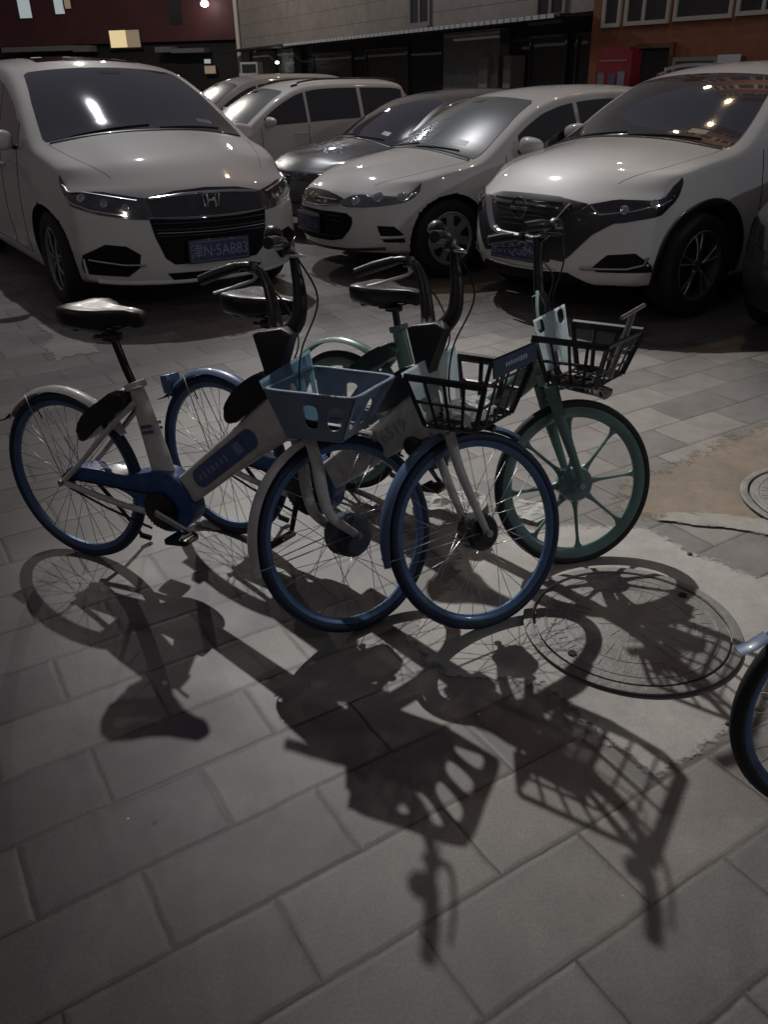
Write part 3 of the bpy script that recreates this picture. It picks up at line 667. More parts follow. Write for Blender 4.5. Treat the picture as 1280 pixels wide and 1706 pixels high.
    hd = (1.02, 0.665) if kind == 'blue_white' else (1.0, 0.66) if kind == 'white' else (0.945, 0.68)
    tube(bm, [(hd[0] - 0.012, 0, hd[1] + 0.035), (hd[0], 0, hd[1])], 0.026, 14)
    tube(bm, [(hd[0] + 0.002, -0.05, hd[1] - 0.005), (hd[0], 0, hd[1] + 0.008), (hd[0] + 0.002, 0.05, hd[1] - 0.005)], 0.017, 12)
    for s in (-1, 1):
        if kind == 'blue_white': P_ = [(hd[0] + 0.002, s * 0.050, hd[1] - 0.005), (1.048, s * 0.054, 0.57), (1.062, s * 0.056, 0.485), (1.092, s * 0.058, 0.405), (fx - 0.004, s * 0.062, 0.340)]; rr_ = [0.016, 0.0165, 0.015, 0.012, 0.010]; rx_ = [0.02, 0.021, 0.021, 0.018, 0.013]
        elif kind == 'white': P_ = [(hd[0] + 0.002, s * 0.050, hd[1] - 0.005), (1.05, s * 0.055, 0.53), (fx, s * 0.062, 0.337)]; rr_ = [0.017, 0.015, 0.011]; rx_ = [0.019, 0.016, 0.012]
        else: P_ = [(hd[0] + 0.002, s * 0.050, hd[1] - 0.005), (1.01, s * 0.056, 0.53), (fx, s * 0.062, 0.337)]; rr_ = [0.018, 0.016, 0.012]; rx_ = [0.026, 0.022, 0.013]
        tube(bm, P_, rr_, 12, rx=rx_, side=sd, smoothn=4)
    front.append(build('fork', bm, fm, root))
    # ---- fenders
    if kind == 'green':
        fender('rear_fender', root, 0, M['bgreen'], 42, 142, 0.356)
        front.append(fender('front_fender', root, fx, M['black'], 72, 116, 0.362, 0.030))
        bm = bmesh.new(); tube(bm, [(fx + 0.07, 0, 0.70), (fx + 0.0, 0, 0.712), (fx - 0.08, 0, 0.70)], 0.03, 10, rx=0.012, side=sd, smoothn=3); front.append(build('front_light', bm, M['black'], root))
    else:
        rf = fender('rear_fender', root, 0, fm if kind == 'blue_white' else M['bluefender'], 38, 146, 0.358)
        ff = fender('front_fender', root, fx, fm if kind == 'blue_white' else M['bluefender'], 74 if kind == 'blue_white' else 66, 200, 0.360, 0.031)
        front.append(ff); bm = bmesh.new(); tube(bm, [(0.355 * cos(R(143)), 0, RW + 0.355 * sin(R(143))), (0.368 * cos(R(149)), 0, RW + 0.368 * sin(R(149))), (0.39 * cos(R(153)), 0, RW + 0.39 * sin(R(153)))], 0.020, 8, rx=0.003, side=sd, smoothn=2); build('mud_flap', bm, M['void'] if tail else M['bluefender'], rf)
        for s in (-1, 1):
            bm = bmesh.new(); a = R(196); tube(bm, [(fx + 0.352 * cos(a), s * 0.03, RW + 0.352 * sin(a)), (fx - 0.02, s * 0.055, RW)], 0.0022, 6); build('fender_stay', bm, M['steel'], ff)
            bm = bmesh.new(); a = R(118); tube(bm, [(0.352 * cos(a), s * 0.03, RW + 0.352 * sin(a)), (-0.005, s * 0.055, RW)], 0.0022, 6); build('fender_stay', bm, M['steel'], rf)
        if kind == 'white' and tail:
            bm = bmesh.new(); box(bm, (-0.272, 0, 0.592), (0.045, 0.07, 0.075), Matrix.Rotation(-0.25, 3, 'Y'), 0.008); build('tail_box', bm, M['bluefender'], rf)
    # ---- kickstand
    bm = bmesh.new(); tube(bm, [(0.02, 0.06, 0.32), (0.10, 0.10, 0.19), (0.155, 0.155, 0.045)], [0.009, 0.008, 0.008], 8); tube(bm, [(0.15, 0.15, 0.05), (0.175, 0.18, 0.028)], 0.012, 8); build('kickstand', bm, M['black'], root)
    # ---- handlebar, basket
    front.append(handlebar(root, 'curved' if kind != 'green' else 'straight'))
    basket(root, {'blue_white': 'bucket', 'white': 'grid', 'green': 'grid2'}[kind])
    bm = bmesh.new(); tube(bm, [(0.955, 0, 0.79), (1.0, 0, 0.712 if kind != 'green' else 0.69), (1.15, 0, 0.705 if kind != 'green' else 0.675), (1.19, 0, 0.700 if kind != 'green' else 0.668)], 0.012 if kind != 'green' else 0.04, 8, rx=0.014, side=sd, smoothn=3); build('basket_bracket', bm, M['black'], root)
    # ---- cables
    bm = bmesh.new()
    if kind != 'green':
        tube(bm, [(0.935, -0.15, 1.205), (1.02, -0.13, 1.08), (1.0, -0.05, 0.93), (1.0, -0.035, 0.80), (1.02, -0.05, 0.66)], 0.003, 6, smoothn=6)
        tube(bm, [(0.935, 0.15, 1.205), (1.03, 0.12, 1.10), (1.03, 0.03, 0.97), (0.985, 0.03, 0.86)], 0.003, 6, smoothn=6)
    else:
        tube(bm, [(0.86, -0.20, 1.19), (0.93, -0.08, 1.10), (0.925, -0.03, 0.98), (0.94, -0.03, 0.88), (0.97, -0.05, 0.66)], 0.003, 6, smoothn=6)
        tube(bm, [(0.86, 0.20, 1.19), (0.95, 0.06, 1.08), (0.93, 0.03, 0.95)], 0.003, 6, smoothn=6)
    front.append(build('brake_cable', bm, M['black'], root))
    if kind != 'green': steer(front, (0.955, 0, 0.80), (-0.352, 0, 0.936), turn, -0.008)
    else: steer(front, (0.905, 0, 0.88), (-0.30, 0, 0.954), turn, -0.012)
    if kind == 'green':
        bm = bmesh.new(); tube(bm, [(0.897, -0.04, 1.0), (0.905, -0.045, 0.94), (0.925, -0.05, 0.87)], 0.006, 8, smoothn=3); build('cable_guide', bm, M['whitebasket'], root)
    # ---- decals on both sides
    if kind == 'blue_white':
        for s in (-1, 1):
            d = V((0.77, 0, 0.638)); nr = V((-0.638, 0, 0.77)); c0 = V((0.62, s * 0.0262, 0.450)); c1 = V((0.835, s * 0.0268, 0.628)); ol = []
            for k in range(12): a = pi / 2 + pi * k / 11; ol.append(c0 + d * 0.030 * cos(a) + nr * 0.036 * sin(a))
            for k in range(12): a = -pi / 2 + pi * k / 11; ol.append(c1 + d * 0.030 * cos(a) + nr * 0.036 * sin(a))
            bm = bmesh.new(); f = bm.faces.new([bm.verts.new(p) for p in ol]); r_ = bmesh.ops.extrude_face_region(bm, geom=[f]); bmesh.ops.translate(bm, verts=[v for v in r_['geom'] if isinstance(v, bmesh.types.BMVert)], vec=(0, s * 0.0012, 0))
            dc = build('decal', bm, M['decal'], frame, smooth=False)
            bm = bmesh.new(); rm = Matrix.Rotation(-R(39.6), 3, 'Y'); y = s * 0.0283
            rnd = random.Random(8)
            for k in range(7): p = c0.lerp(c1, 0.02 + k * 0.085); box(bm, (p.x, y, p.z), (0.011, 0.0008, 0.018 + 0.008 * rnd.random()), rm)
            p = c0.lerp(c1, 0.78); box(bm, (p.x, y, p.z), (0.034, 0.0008, 0.040), rm, 0.0)
            build('lettering', bm, mat('faint_print', (0.17, 0.22, 0.33), 0.5), dc, smooth=False)
            bm = bmesh.new()
            for k in (0, 1): box(bm, (0.402 + k * 0.004, s * 0.0262, 0.605 - k * 0.02), (0.050, 0.001, 0.011), Matrix.Rotation(R(-16), 3, 'Y'))
            build('sticker', bm, M['decal'], frame, smooth=False)
    if kind == 'white':
        for s in (-1, 1):
            m4 = Matrix.Translation((0.775, s * 0.0272, 0.578)) @ Matrix.Rotation(-R(39.6) * 1, 4, 'Y') @ (Matrix.Rotation(pi / 2, 4, 'X') if s < 0 else Matrix.Rotation(pi, 4, 'Z') @ Matrix.Rotation(pi / 2, 4, 'X'))
            text_mesh('frame_number', '1071 6519', 0.062, mat('grey_print', (0.31, 0.31, 0.31), 0.5), frame, m4, 0.0005)
        bm = bmesh.new(); lathe(bm, [(0.0001, -0.034), (0.026, -0.034), (0.036, -0.024), (0.036, 0.024), (0.026, 0.034), (0.0001, 0.034)], (0.905, 0, 0.585), 24, closed=False); build('alarm_horn', bm, M['black'], root)
    return root

hd1 = atan2(-0.529, 1.10); hd2 = atan2(-0.675, 0.975); hd3 = atan2(-0.663, 0.877)
bicycle('white bicycle with a blue chain cover and a blue-grey bucket basket, on the left', (-1.20, 2.849), hd1, 'blue_white', turn=1.05)
bicycle('white bicycle with blue fenders and a blue placard on its black basket', (-0.655, 3.01), hd2, 'white', turn=1.08)
bicycle('dark green bicycle with cast eight-spoke wheels behind the two white ones', (-0.177, 3.413), hd3, 'green', turn=0.88)
bicycle('bicycle cut off by the right edge with only its rear wheel showing', (1.145, 1.47), R(4), 'white', turn=0.0, tail=False)

# litter
def crumple(name, label, cat, c, sx_, sy_, rz, m, h=0.03, seed=1):
    rnd = random.Random(seed); bm = bmesh.new(); nx, ny = 14, 9; g = []
    for i in range(nx + 1):
        row = []
        for j in range(ny + 1):
            u, v_ = i / nx - 0.5, j / ny - 0.5
            z = h * (0.35 + 0.65 * abs(sin(u * 9 + seed) * cos(v_ * 7 + seed * 2))) * (1 - 1.6 * max(abs(u), abs(v_)) ** 2) + rnd.uniform(0, 0.006)
            row.append(bm.verts.new((u * sx_ * (1 - 0.25 * abs(v_)) + rnd.uniform(-.004, .004), v_ * sy_ * (1 + 0.2 * sin(u * 5)) + rnd.uniform(-.004, .004), max(0.002, z))))
        g.append(row)
    for i in range(nx):
        for j in range(ny): bm.faces.new((g[i][j], g[i + 1][j], g[i + 1][j + 1], g[i][j + 1]))
    r_ = bmesh.ops.solidify(bm, geom=bm.faces[:], thickness=0.0012)
    o = build(name, bm, m, None, smooth=False); o.location = c; o.rotation_euler = (0, 0, rz)
    return tag(o, label, cat)
crumple('paper_scrap', 'crumpled white paper on the ground seen through the middle bicycle\'s front wheel', 'litter', (0.28, 3.18, 0.010), 0.34, 0.20, -0.2, M['paper'], 0.05, 2)
crumple('leaflet', 'flat pale leaflet lying beside the green bicycle\'s front wheel', 'litter', (0.60, 3.13, 0.010), 0.26, 0.15, -0.65, M['paper'], 0.012, 5)
crumple('paper_scrap', 'small bright scrap of paper on the paving behind the left bicycle\'s crank', 'litter', (-0.74, 3.06, 0.002), 0.15, 0.06, -0.4, M['paper'], 0.012, 7)
def lump(label, c, r_, col, seed):
    rnd = random.Random(seed); bm = bmesh.new(); bmesh.ops.create_icosphere(bm, subdivisions=2, radius=r_)
    for v in bm.verts: v.co *= rnd.uniform(0.75, 1.2); v.co.z = v.co.z * 0.55
    o = build('pebble', bm, mat('pebble_%d' % seed, col, 0.7, var=0.3, scale=30), None); o.location = (c[0], c[1], c[2]); return tag(o, label, 'pebble', None)
lump('dark pebble on the pale concrete patch above the manhole', (1.19, 2.73, 0.006), 0.010, (0.03, 0.025, 0.02), 1)
lump('small dark pebble by the slab joint below the manhole', (0.98, 1.79, 0.006), 0.007, (0.03, 0.025, 0.02), 2)
# a clear bag lying in the middle bicycle's basket: a thing of its own
def bag():
    a = hd2; rnd = random.Random(3); bm = bmesh.new(); bmesh.ops.create_icosphere(bm, subdivisions=3, radius=1)
    for v in bm.verts:
        k = 1 + 0.22 * sin(v.co.x * 7 + 2 * v.co.y) * cos(v.co.y * 9) + rnd.uniform(-0.08, 0.08); v.co = V((v.co.x * 0.072 * k, v.co.y * 0.10 * k, v.co.z * 0.028 * k))
    o = build('plastic_bag', bm, M['plastic_film'], None, smooth=False)
    o.location = V((-0.655, 3.01, 0)) + V((cos(a) * 1.10 - sin(a) * 0.052, sin(a) * 1.10 + cos(a) * 0.052, 0.748)); o.rotation_euler = (-0.07, 0, a)
    tag(o, 'shiny clear plastic bag lying in the black grid basket of the middle bicycle', 'plastic bag')
bag()

# ============================================================ CARS
def lerp_prof(P, x):
    if x >= P[0][0]: return P[0][1]
    for (x0, z0), (x1, z1) in zip(P, P[1:]):
        if x >= x1: return z0 + (z1 - z0) * (x0 - x) / (x0 - x1)
    return P[-1][1]
def sstep(a, b, x):
    t = min(1, max(0, (x - a) / (b - a))); return t * t * (3 - 2 * t)

class Car:
    def __init__(s, d):
        s.d = d; s.fo, s.wb, s.ro, s.W = d['fo'], d['wb'], d['ro'], d['W']
        prof = cr([(x, 0, z) for x, z in d['top']], 5); s.top_p = [(p.x, p.z) for p in prof]
        s.roofz = max(z for x, z in d['top'])
        s.bow = d.get('bow', 0.36)
    def zc(s, X): return lerp_prof(s.top_p, X)
    def zb(s, X): return s.d.get('zb', 0.2) + 0.05 * sstep(s.fo - 0.5, s.fo, X)
    def crown(s, X, b):
        roof = sstep(s.d['cowl'] + 0.1, s.d['head'], X) if X > s.d['head'] else 1
        k = (0.105 - 0.075 * sstep(0.25, s.fo, X) if X > s.d['cowl'] else 0.105 - 0.045 * sstep(0, 0.7, s.d['cowl'] - X))
        dome = 0.020 * sstep(0.50, 0.68, abs(b)) * sstep(s.fo, s.fo - 0.35, X) * sstep(s.d['cowl'], s.d['cowl'] + 0.25, X) * (1 - sstep(0.75, 0.95, abs(b)))
        return k * abs(b) ** 2.3 + dome
    def w(s, X, z):
        W = s.W * (1 - s.d.get('nosetaper', 0.08) * sstep(-0.1, s.fo, X) - 0.06 * sstep(-s.wb - 0.1, -s.wb - s.ro, X))
        belt = s.belt(X)
        if z < 0.48: W *= 1 - 0.05 * ((0.48 - z) / 0.28) ** 1.6
        if z > 0.62: W *= 1 - 0.035 * min(1, (z - 0.62) / (belt - 0.62 + 1e-6)) ** 2
        if z > belt: W *= 1 - s.d.get('tumble', 0.26) * ((z - belt) / (s.roofz - belt)) ** 1.12
        for xw in (0, -s.wb): W += 0.022 * exp(-((X - xw) / 0.36) ** 2) * exp(-((z - 0.62) / 0.22) ** 2)
        W -= 0.012 * exp(-((z - 0.40) / 0.07) ** 2) * sstep(-0.5, -0.7, X) * sstep(-s.wb + 0.3, -s.wb + 0.5, X) * 1.6
        return W
    def belt(s, X): return s.d['belt'] + (s.d.get('beltrise', 0.05)) * min(1, max(0, -X / s.wb))
    def P(s, X, b, c):
        ze = s.zc(X) - s.crown(X, b)
        ze1 = s.zc(X) - s.crown(X, 1)
        zb = s.zb(X); zbe = min(s.belt(X), zb + 0.8 * (ze1 - zb)); f = (zbe - zb) / (ze1 - zb)
        if c <= 0.6: z1 = zb + (zbe - zb) * c / 0.6
        else: z1 = zbe + (ze1 - zbe) * (c - 0.6) / 0.4
        t = (z1 - zb) / (ze1 - zb); z = zb + (ze - zb) * t
        bowx = s.bow * sstep(-0.15, s.fo, X) * abs(b) ** 2.6 + 0.14 * abs(b) ** 2 * sstep(s.fo * 0.3, s.d['cowl'], X) * sstep(s.d['head'] - 0.7, s.d['head'] + 0.2, X) - 0.22 * sstep(-s.wb - 0.2, -s.wb - s.ro, X) * abs(b) ** 2.4
        x = X - bowx
        fade = sstep(s.fo - 0.45, s.fo, X)
        h = min(1, max(0, (z - 0.2) / (s.zc(s.fo) - 0.2)))
        x += fade * lerp_prof([(-a, v) for a, v in s.d['nose']], -h)
        rf = sstep(-s.wb - s.ro + 0.5, -s.wb - s.ro, X); x += rf * 0.16 * max(0, (z - 0.9) / 0.7)
        y = b * s.w(X, z1 if abs(b) > 0.999 else z1)
        return V((x, y, z))
    def c_of(s, X, z):
        lo, hi = 0.0, 1.0
        for _ in range(24):
            m_ = (lo + hi) / 2
            if s.P(X, 1, m_).z < z: lo = m_
            else: hi = m_
        return lo
    def side(s, sg): return lambda X, z: s.P(X, sg, s.c_of(X, z))
    def top(s): return lambda X, y: s.P(X, max(-1, min(1, y / s.W)), 1)
    def front(s):
        def f(y, z):
            b = y / s.W
            if abs(b) <= 1:
                lo, hi = 0.0, 1.0
                for _ in range(22):
                    m_ = (lo + hi) / 2
                    if s.P(s.fo, b, m_).z < z: lo = m_
                    else: hi = m_
                return s.P(s.fo, b, lo)
            X = s.fo - (abs(b) - 1) * s.W * 1.15
            return s.P(X, 1 if b > 0 else -1, s.c_of(X, z))
        return f
    def mesh(s):
        bm = bmesh.new()
        Xs = []
        for a, b, n in ((s.fo, s.fo - 0.15, 4), (s.fo - 0.15, 0.3, 6), (0.3, s.d['head'] - 0.1, 14), (s.d['head'] - 0.1, -s.wb, 12), (-s.wb, -s.wb - s.ro + 0.15, 6), (-s.wb - s.ro + 0.15, -s.wb - s.ro, 4)):
            for i in range(n): Xs.append(a + (b - a) * i / n)
        Xs.append(-s.wb - s.ro)
        B = [-1, -0.94, -0.85, -0.72, -0.55, -0.36, -0.18, 0, 0.18, 0.36, 0.55, 0.72, 0.85, 0.94, 1]
        Cs = [0, 0.06, 0.14, 0.22, 0.30, 0.38, 0.46, 0.53, 0.6, 0.68, 0.76, 0.84, 0.92, 1.0]
        def grid(rows):
            g = [[bm.verts.new(p) for p in r_] for r_ in rows]
            for i in range(len(g) - 1):
                for j in range(len(g[0]) - 1):
                    bm.faces.new((g[i][j], g[i][j + 1], g[i + 1][j + 1], g[i + 1][j]))
        grid([[s.P(X, b, 1) for b in B] for X in Xs]); grid([[s.P(X, b, 0) for b in B] for X in Xs])
        for sg in (-1, 1): grid([[s.P(X, sg, c) for c in Cs] for X in Xs])
        for X in (Xs[0], Xs[-1]): grid([[s.P(X, b, c) for b in B] for c in Cs])
        bmesh.ops.remove_doubles(bm, verts=bm.verts, dist=0.0004)
        bmesh.ops.recalc_face_normals(bm, faces=bm.faces)
        me = bpy.data.meshes.new('tmp'); bm.to_mesh(me); bm.free()
        o = bpy.data.objects.new('tmp_body', me); C.objects.link(o)
        m1 = o.modifiers.new('sub', 'SUBSURF'); m1.levels = 1; m1.render_levels = 1
        cuts = []
        for xw in (0, -s.wb):
            for sg in (-1, 1):
                cb = bmesh.new(); rr_ = s.d['ra']; ya, yb = sg * (s.W - 0.30), sg * (s.W + 0.3)
                pr = []
                for k in range(49): a = 2 * pi * k / 48; pr.append((a))
                A = [cb.verts.new((xw + rr_ * cos(a), ya, s.d['rw'] + rr_ * sin(a))) for a in pr[:-1]]; B2 = [cb.verts.new((xw + rr_ * cos(a), yb, s.d['rw'] + rr_ * sin(a))) for a in pr[:-1]]
                cb.faces.new(A); cb.faces.new(B2[::-1])
                for k in range(48): cb.faces.new((A[k], B2[k], B2[(k + 1) % 48], A[(k + 1) % 48]))
                bmesh.ops.recalc_face_normals(cb, faces=cb.faces)
                cm_ = bpy.data.meshes.new('tmpc'); cb.to_mesh(cm_); cb.free()
                co = bpy.data.objects.new('tmp_cut', cm_); C.objects.link(co); cuts.append(co)
                md = o.modifiers.new('b', 'BOOLEAN'); md.object = co; md.operation = 'DIFFERENCE'; md.solver = 'EXACT'
        dg = bpy.context.evaluated_depsgraph_get(); me2 = bpy.data.meshes.new_from_object(o.evaluated_get(dg))
        for q in cuts + [o]: bpy.data.objects.remove(q)
        b2 = bmesh.new(); b2.from_mesh(me2)
        for f in b2.faces:
            c_ = f.calc_center_median()
            for xw in (0, -s.wb):
                r_ = sqrt((c_.x - xw) ** 2 + (c_.z - s.d['rw']) ** 2)
                if r_ < s.d['ra'] + 0.003 and s.W - 0.32 < abs(c_.y): f.material_index = 1
        for e in b2.edges:
            if len(e.link_faces) == 2 and (e.link_faces[0].material_index != e.link_faces[1].material_index or e.calc_face_angle(0) > R(55)): e.smooth = False
        b2.to_mesh(me2); b2.free()
        s.bvh = None
        bb = bmesh.new(); bb.from_mesh(me2); s.bvh = BVHTree.FromBMesh(bb); bb.free()
        return me2
    def snap(s, p, off):
        loc, n, i, dd = s.bvh.find_nearest(p); return loc + n * off, n
    def patch(s, name, poly, f, m, parent, off=0.003, step=0.05, sm=0, skirt=0.006, mirror=False, label=None):
        outs = []
        for sg in ((1, -1) if mirror else (1,)):
            pl = [V((u, v_, 0)) for u, v_ in poly]
            if sm: pl = cr(pl, sm, True)
            pts = []
            for i in range(len(pl)):
                a, b = pl[i], pl[(i + 1) % len(pl)]; k = max(1, int((b - a).length / step))
                for j in range(k): pts.append(a.lerp(b, j / k).to_2d())
            nb = len(pts); edges = [(i, (i + 1) % nb) for i in range(nb)]
            u0, u1 = min(p.x for p in pts), max(p.x for p in pts); v0, v1 = min(p.y for p in pts), max(p.y for p in pts)
            def inside(q):
                c_ = False
                for i in range(nb):
                    a, b = pts[i], pts[(i + 1) % nb]
                    if (a.y > q.y) != (b.y > q.y) and q.x < (b.x - a.x) * (q.y - a.y) / (b.y - a.y) + a.x: c_ = not c_
                return c_
            ip = []
            nu, nv = int((u1 - u0) / step) + 1, int((v1 - v0) / step) + 1
            for i in range(1, nu + 1):
                for j in range(1, nv + 1):
                    q = V((u0 + i * step - step * 0.5, v0 + j * step - step * 0.5))
                    if inside(q) and min((q - p).length for p in pts) > step * 0.4: ip.append(q)
            vs, es, fs, *_ = geometry.delaunay_2d_cdt(pts + ip, edges, [], 1, 1e-5)
            bm = bmesh.new(); bv, low = [], {}
            for q in vs:
                p = f(q.x * (sg if mirror == 'u' else 1), q.y * (sg if mirror == 'v' else 1)) if mirror in ('u', 'v') else f(q.x, q.y)
                if mirror == 'y' and sg < 0: p = V((p.x, -p.y, p.z))
                P3, n = s.snap(p, off); v_ = bm.verts.new(P3); bv.append(v_); low[v_] = (P3 - n * (off + skirt))
            for t in fs:
                try: bm.faces.new([bv[i] for i in t])
                except ValueError: pass
            bmesh.ops.recalc_face_normals(bm, faces=bm.faces)
            if bm.faces:
                f0 = bm.faces[:][0]; _, n0 = s.snap(f0.calc_center_median(), 0)
                if f0.normal.dot(n0) < 0: bmesh.ops.reverse_faces(bm, faces=bm.faces)
            be = [e for e in bm.edges if len(e.link_faces) == 1]; mp = {}
            for e in be:
                for v_ in e.verts:
                    if v_ not in mp and v_ in low: mp[v_] = bm.verts.new(low[v_])
            for e in be:
                a, b = e.verts
                try: ff = bm.faces.new((a, b, mp[b], mp[a])); ff.smooth = False
                except (ValueError, KeyError): pass
            for e in bm.edges:
                if len(e.link_faces) == 2 and any(len(v_.link_edges) and v_ in mp for v_ in e.verts) and all(v_ in mp for v_ in e.verts) and e in be: e.smooth = False
            loose = [v_ for v_ in bm.verts if not v_.link_faces]; bmesh.ops.delete(bm, geom=loose, context='VERTS')
            me = bpy.data.meshes.new(name); bm.to_mesh(me); bm.free(); o = link(name, me, parent, m)
            if label: o['label'] = label
            outs.append(o)
        return outs
    def line(s, bm, pts, f, r=0.004, off=0.0, n=10, seg=6, flip=1, rx=None):
        P = [];
        for (a, b) in zip(pts, pts[1:]):
            for k in range(n): P.append(f(a[0] + (b[0] - a[0]) * k / n, a[1] + (b[1] - a[1]) * k / n))
        P.append(f(*pts[-1])); P = [V((p.x, p.y * flip, p.z)) for p in P]
        tube(bm, [s.snap(p, off)[0] for p in P], r, seg, rx=rx)

def car_wheel(parent, c, rw, width, style, sg, steer=0.0):
    """wheel hub face looks along sg*y"""
    rr = rw * 0.66
    wob = bpy.data.meshes.new('rim')
    bm = bmesh.new()
    lathe(bm, [(rr, -width / 2), (rr + 0.008, -width / 2 + 0.006), (rr - 0.012, -width / 2 + 0.018), (rr - 0.025, 0), (rr - 0.012, width / 2 - 0.012), (rr + 0.008, width / 2 - 0.004), (rr, width / 2)], (0, 0, 0), 48, closed=True)
    y0 = sg * (width / 2 - 0.02)
    if style == 'cap':
        pr = [(0.0001, y0 + sg * 0.020), (0.05, y0 + sg * 0.018), (rr * 0.5, y0 + sg * 0.012), (rr - 0.004, y0 + sg * 0.004), (rr - 0.004, y0 - sg * 0.01), (0.0001, y0 - sg * 0.004)]
        lathe(bm, pr, (0, 0, 0), 48, closed=False)
    else:
        lathe(bm, [(0.0001, y0 + sg * 0.0), (0.032, y0), (0.05, y0 - sg * 0.01), (0.055, y0 - sg * 0.05), (0.0001, y0 - sg * 0.05)], (0, 0, 0), 24, closed=False)
        n = 5 if style == 'five' else 7
        for k in range(n):
            for dlt in ((-0.13, 0.13) if style == 'five' else (0.0,)):
                a0 = 2 * pi * k / n + 0.3; a1 = a0 + dlt
                pa = V((0.04 * cos(a0), y0 - sg * 0.008, 0.04 * sin(a0))); pb = V((rr * 0.55 * cos(a1), y0 - sg * 0.004, rr * 0.55 * sin(a1))); pc = V(((rr - 0.01) * cos(a1 * 1.0 + dlt * 0.4), y0 - sg * 0.016, (rr - 0.01) * sin(a1 + dlt * 0.4)))
                tube(bm, [pa, pb, pc], [0.018, 0.013, 0.018], 8, rx=[0.010, 0.009, 0.010], smoothn=3)
    wheel = build('wheel', bm, M['alloy'] if style != 'cap' else mat('silver_hubcap', (0.30, 0.30, 0.30), 0.4, 0.35, 0.2), parent)
    wheel.location = c; wheel.rotation_euler = (0, 0, steer)
    ty = [(rr + 0.001, width / 2 - 0.008), (rr + 0.02, width / 2 + 0.004), (rw - 0.03, width / 2 + 0.006), (rw - 0.008, width / 2 - 0.008), (rw, width / 2 - 0.03), (rw, -width / 2 + 0.03), (rw - 0.008, -width / 2 + 0.008), (rw - 0.03, -width / 2 - 0.006), (rr + 0.02, -width / 2 - 0.004), (rr + 0.001, -width / 2 + 0.008)]
    bm = bmesh.new(); lathe(bm, ty, (0, 0, 0), 56); t = build('tyre', bm, M['rubber'], wheel)
    bm = bmesh.new(); lathe(bm, [(0.0001, y0 - sg * 0.075), (rr - 0.03, y0 - sg * 0.075), (rr - 0.03, y0 - sg * 0.085), (0.0001, y0 - sg * 0.085)], (0, 0, 0), 32, closed=False); build('brake_disc', bm, M['archdark'] if style != 'cap' else M['trim'], wheel)
    if style == 'cap':
        for k in range(7):
            bm = bmesh.new(); a = 2 * pi * k / 7 + 0.2; ol = []
            for ra_, da in ((rr * 0.52, -0.13), (rr * 0.86, -0.24), (rr * 0.90, 0), (rr * 0.86, 0.24), (rr * 0.52, 0.13)): ol.append(V((ra_ * cos(a + da), y0 + sg * (0.0145 - 0.008 * (ra_ / rr)), ra_ * sin(a + da))))
            f = bm.faces.new([bm.verts.new(p) for p in ol]); r_ = bmesh.ops.extrude_face_region(bm, geom=[f]); bmesh.ops.translate(bm, verts=[v for v in r_['geom'] if isinstance(v, bmesh.types.BMVert)], vec=(0, sg * 0.004, 0))
            build('vent_hole', bm, M['archdark'], wheel, smooth=False)
    return wheel

def plate(parent, s_, f, z, text, y=0.0, mount=True):
    p, n = s_.snap(f(y, z), 0.0); n = V((1, n.y * 0.3, 0)).normalized()
    xa = V((-n.y, n.x, 0)); up_ = V((0, 0, 1)); m3 = Matrix((xa, up_, n)).transposed()
    M4 = Matrix.Translation(p + n * 0.030) @ m3.to_4x4()
    bm = bmesh.new(); box(bm, (0, 0, -0.012), (0.46, 0.155, 0.02), None, 0.004); bm.transform(M4); build('plate_holder', bm, M['trim'], parent)
    bm = bmesh.new(); box(bm, (0, 0, 0), (0.44, 0.14, 0.003), None, 0.001); bm.transform(M4); pl = build('number_plate', bm, M['plate'], parent)
    bm = bmesh.new()
    for a, b, c_, d_ in ((0, 0.063, 0.425, 0.003), (0, -0.063, 0.425, 0.003), (0.212, 0, 0.003, 0.128), (-0.212, 0, 0.003, 0.128)): box(bm, (a, b, 0.0022), (c_, d_, 0.001))
    bm.transform(M4); build('plate_border', bm, M['platetext'], pl, smooth=False)
    text_mesh('plate_number', text, 0.105, M['platetext'], pl, M4 @ Matrix.Translation((0, -0.004, 0.0022)), 0.0006, sx=0.86)

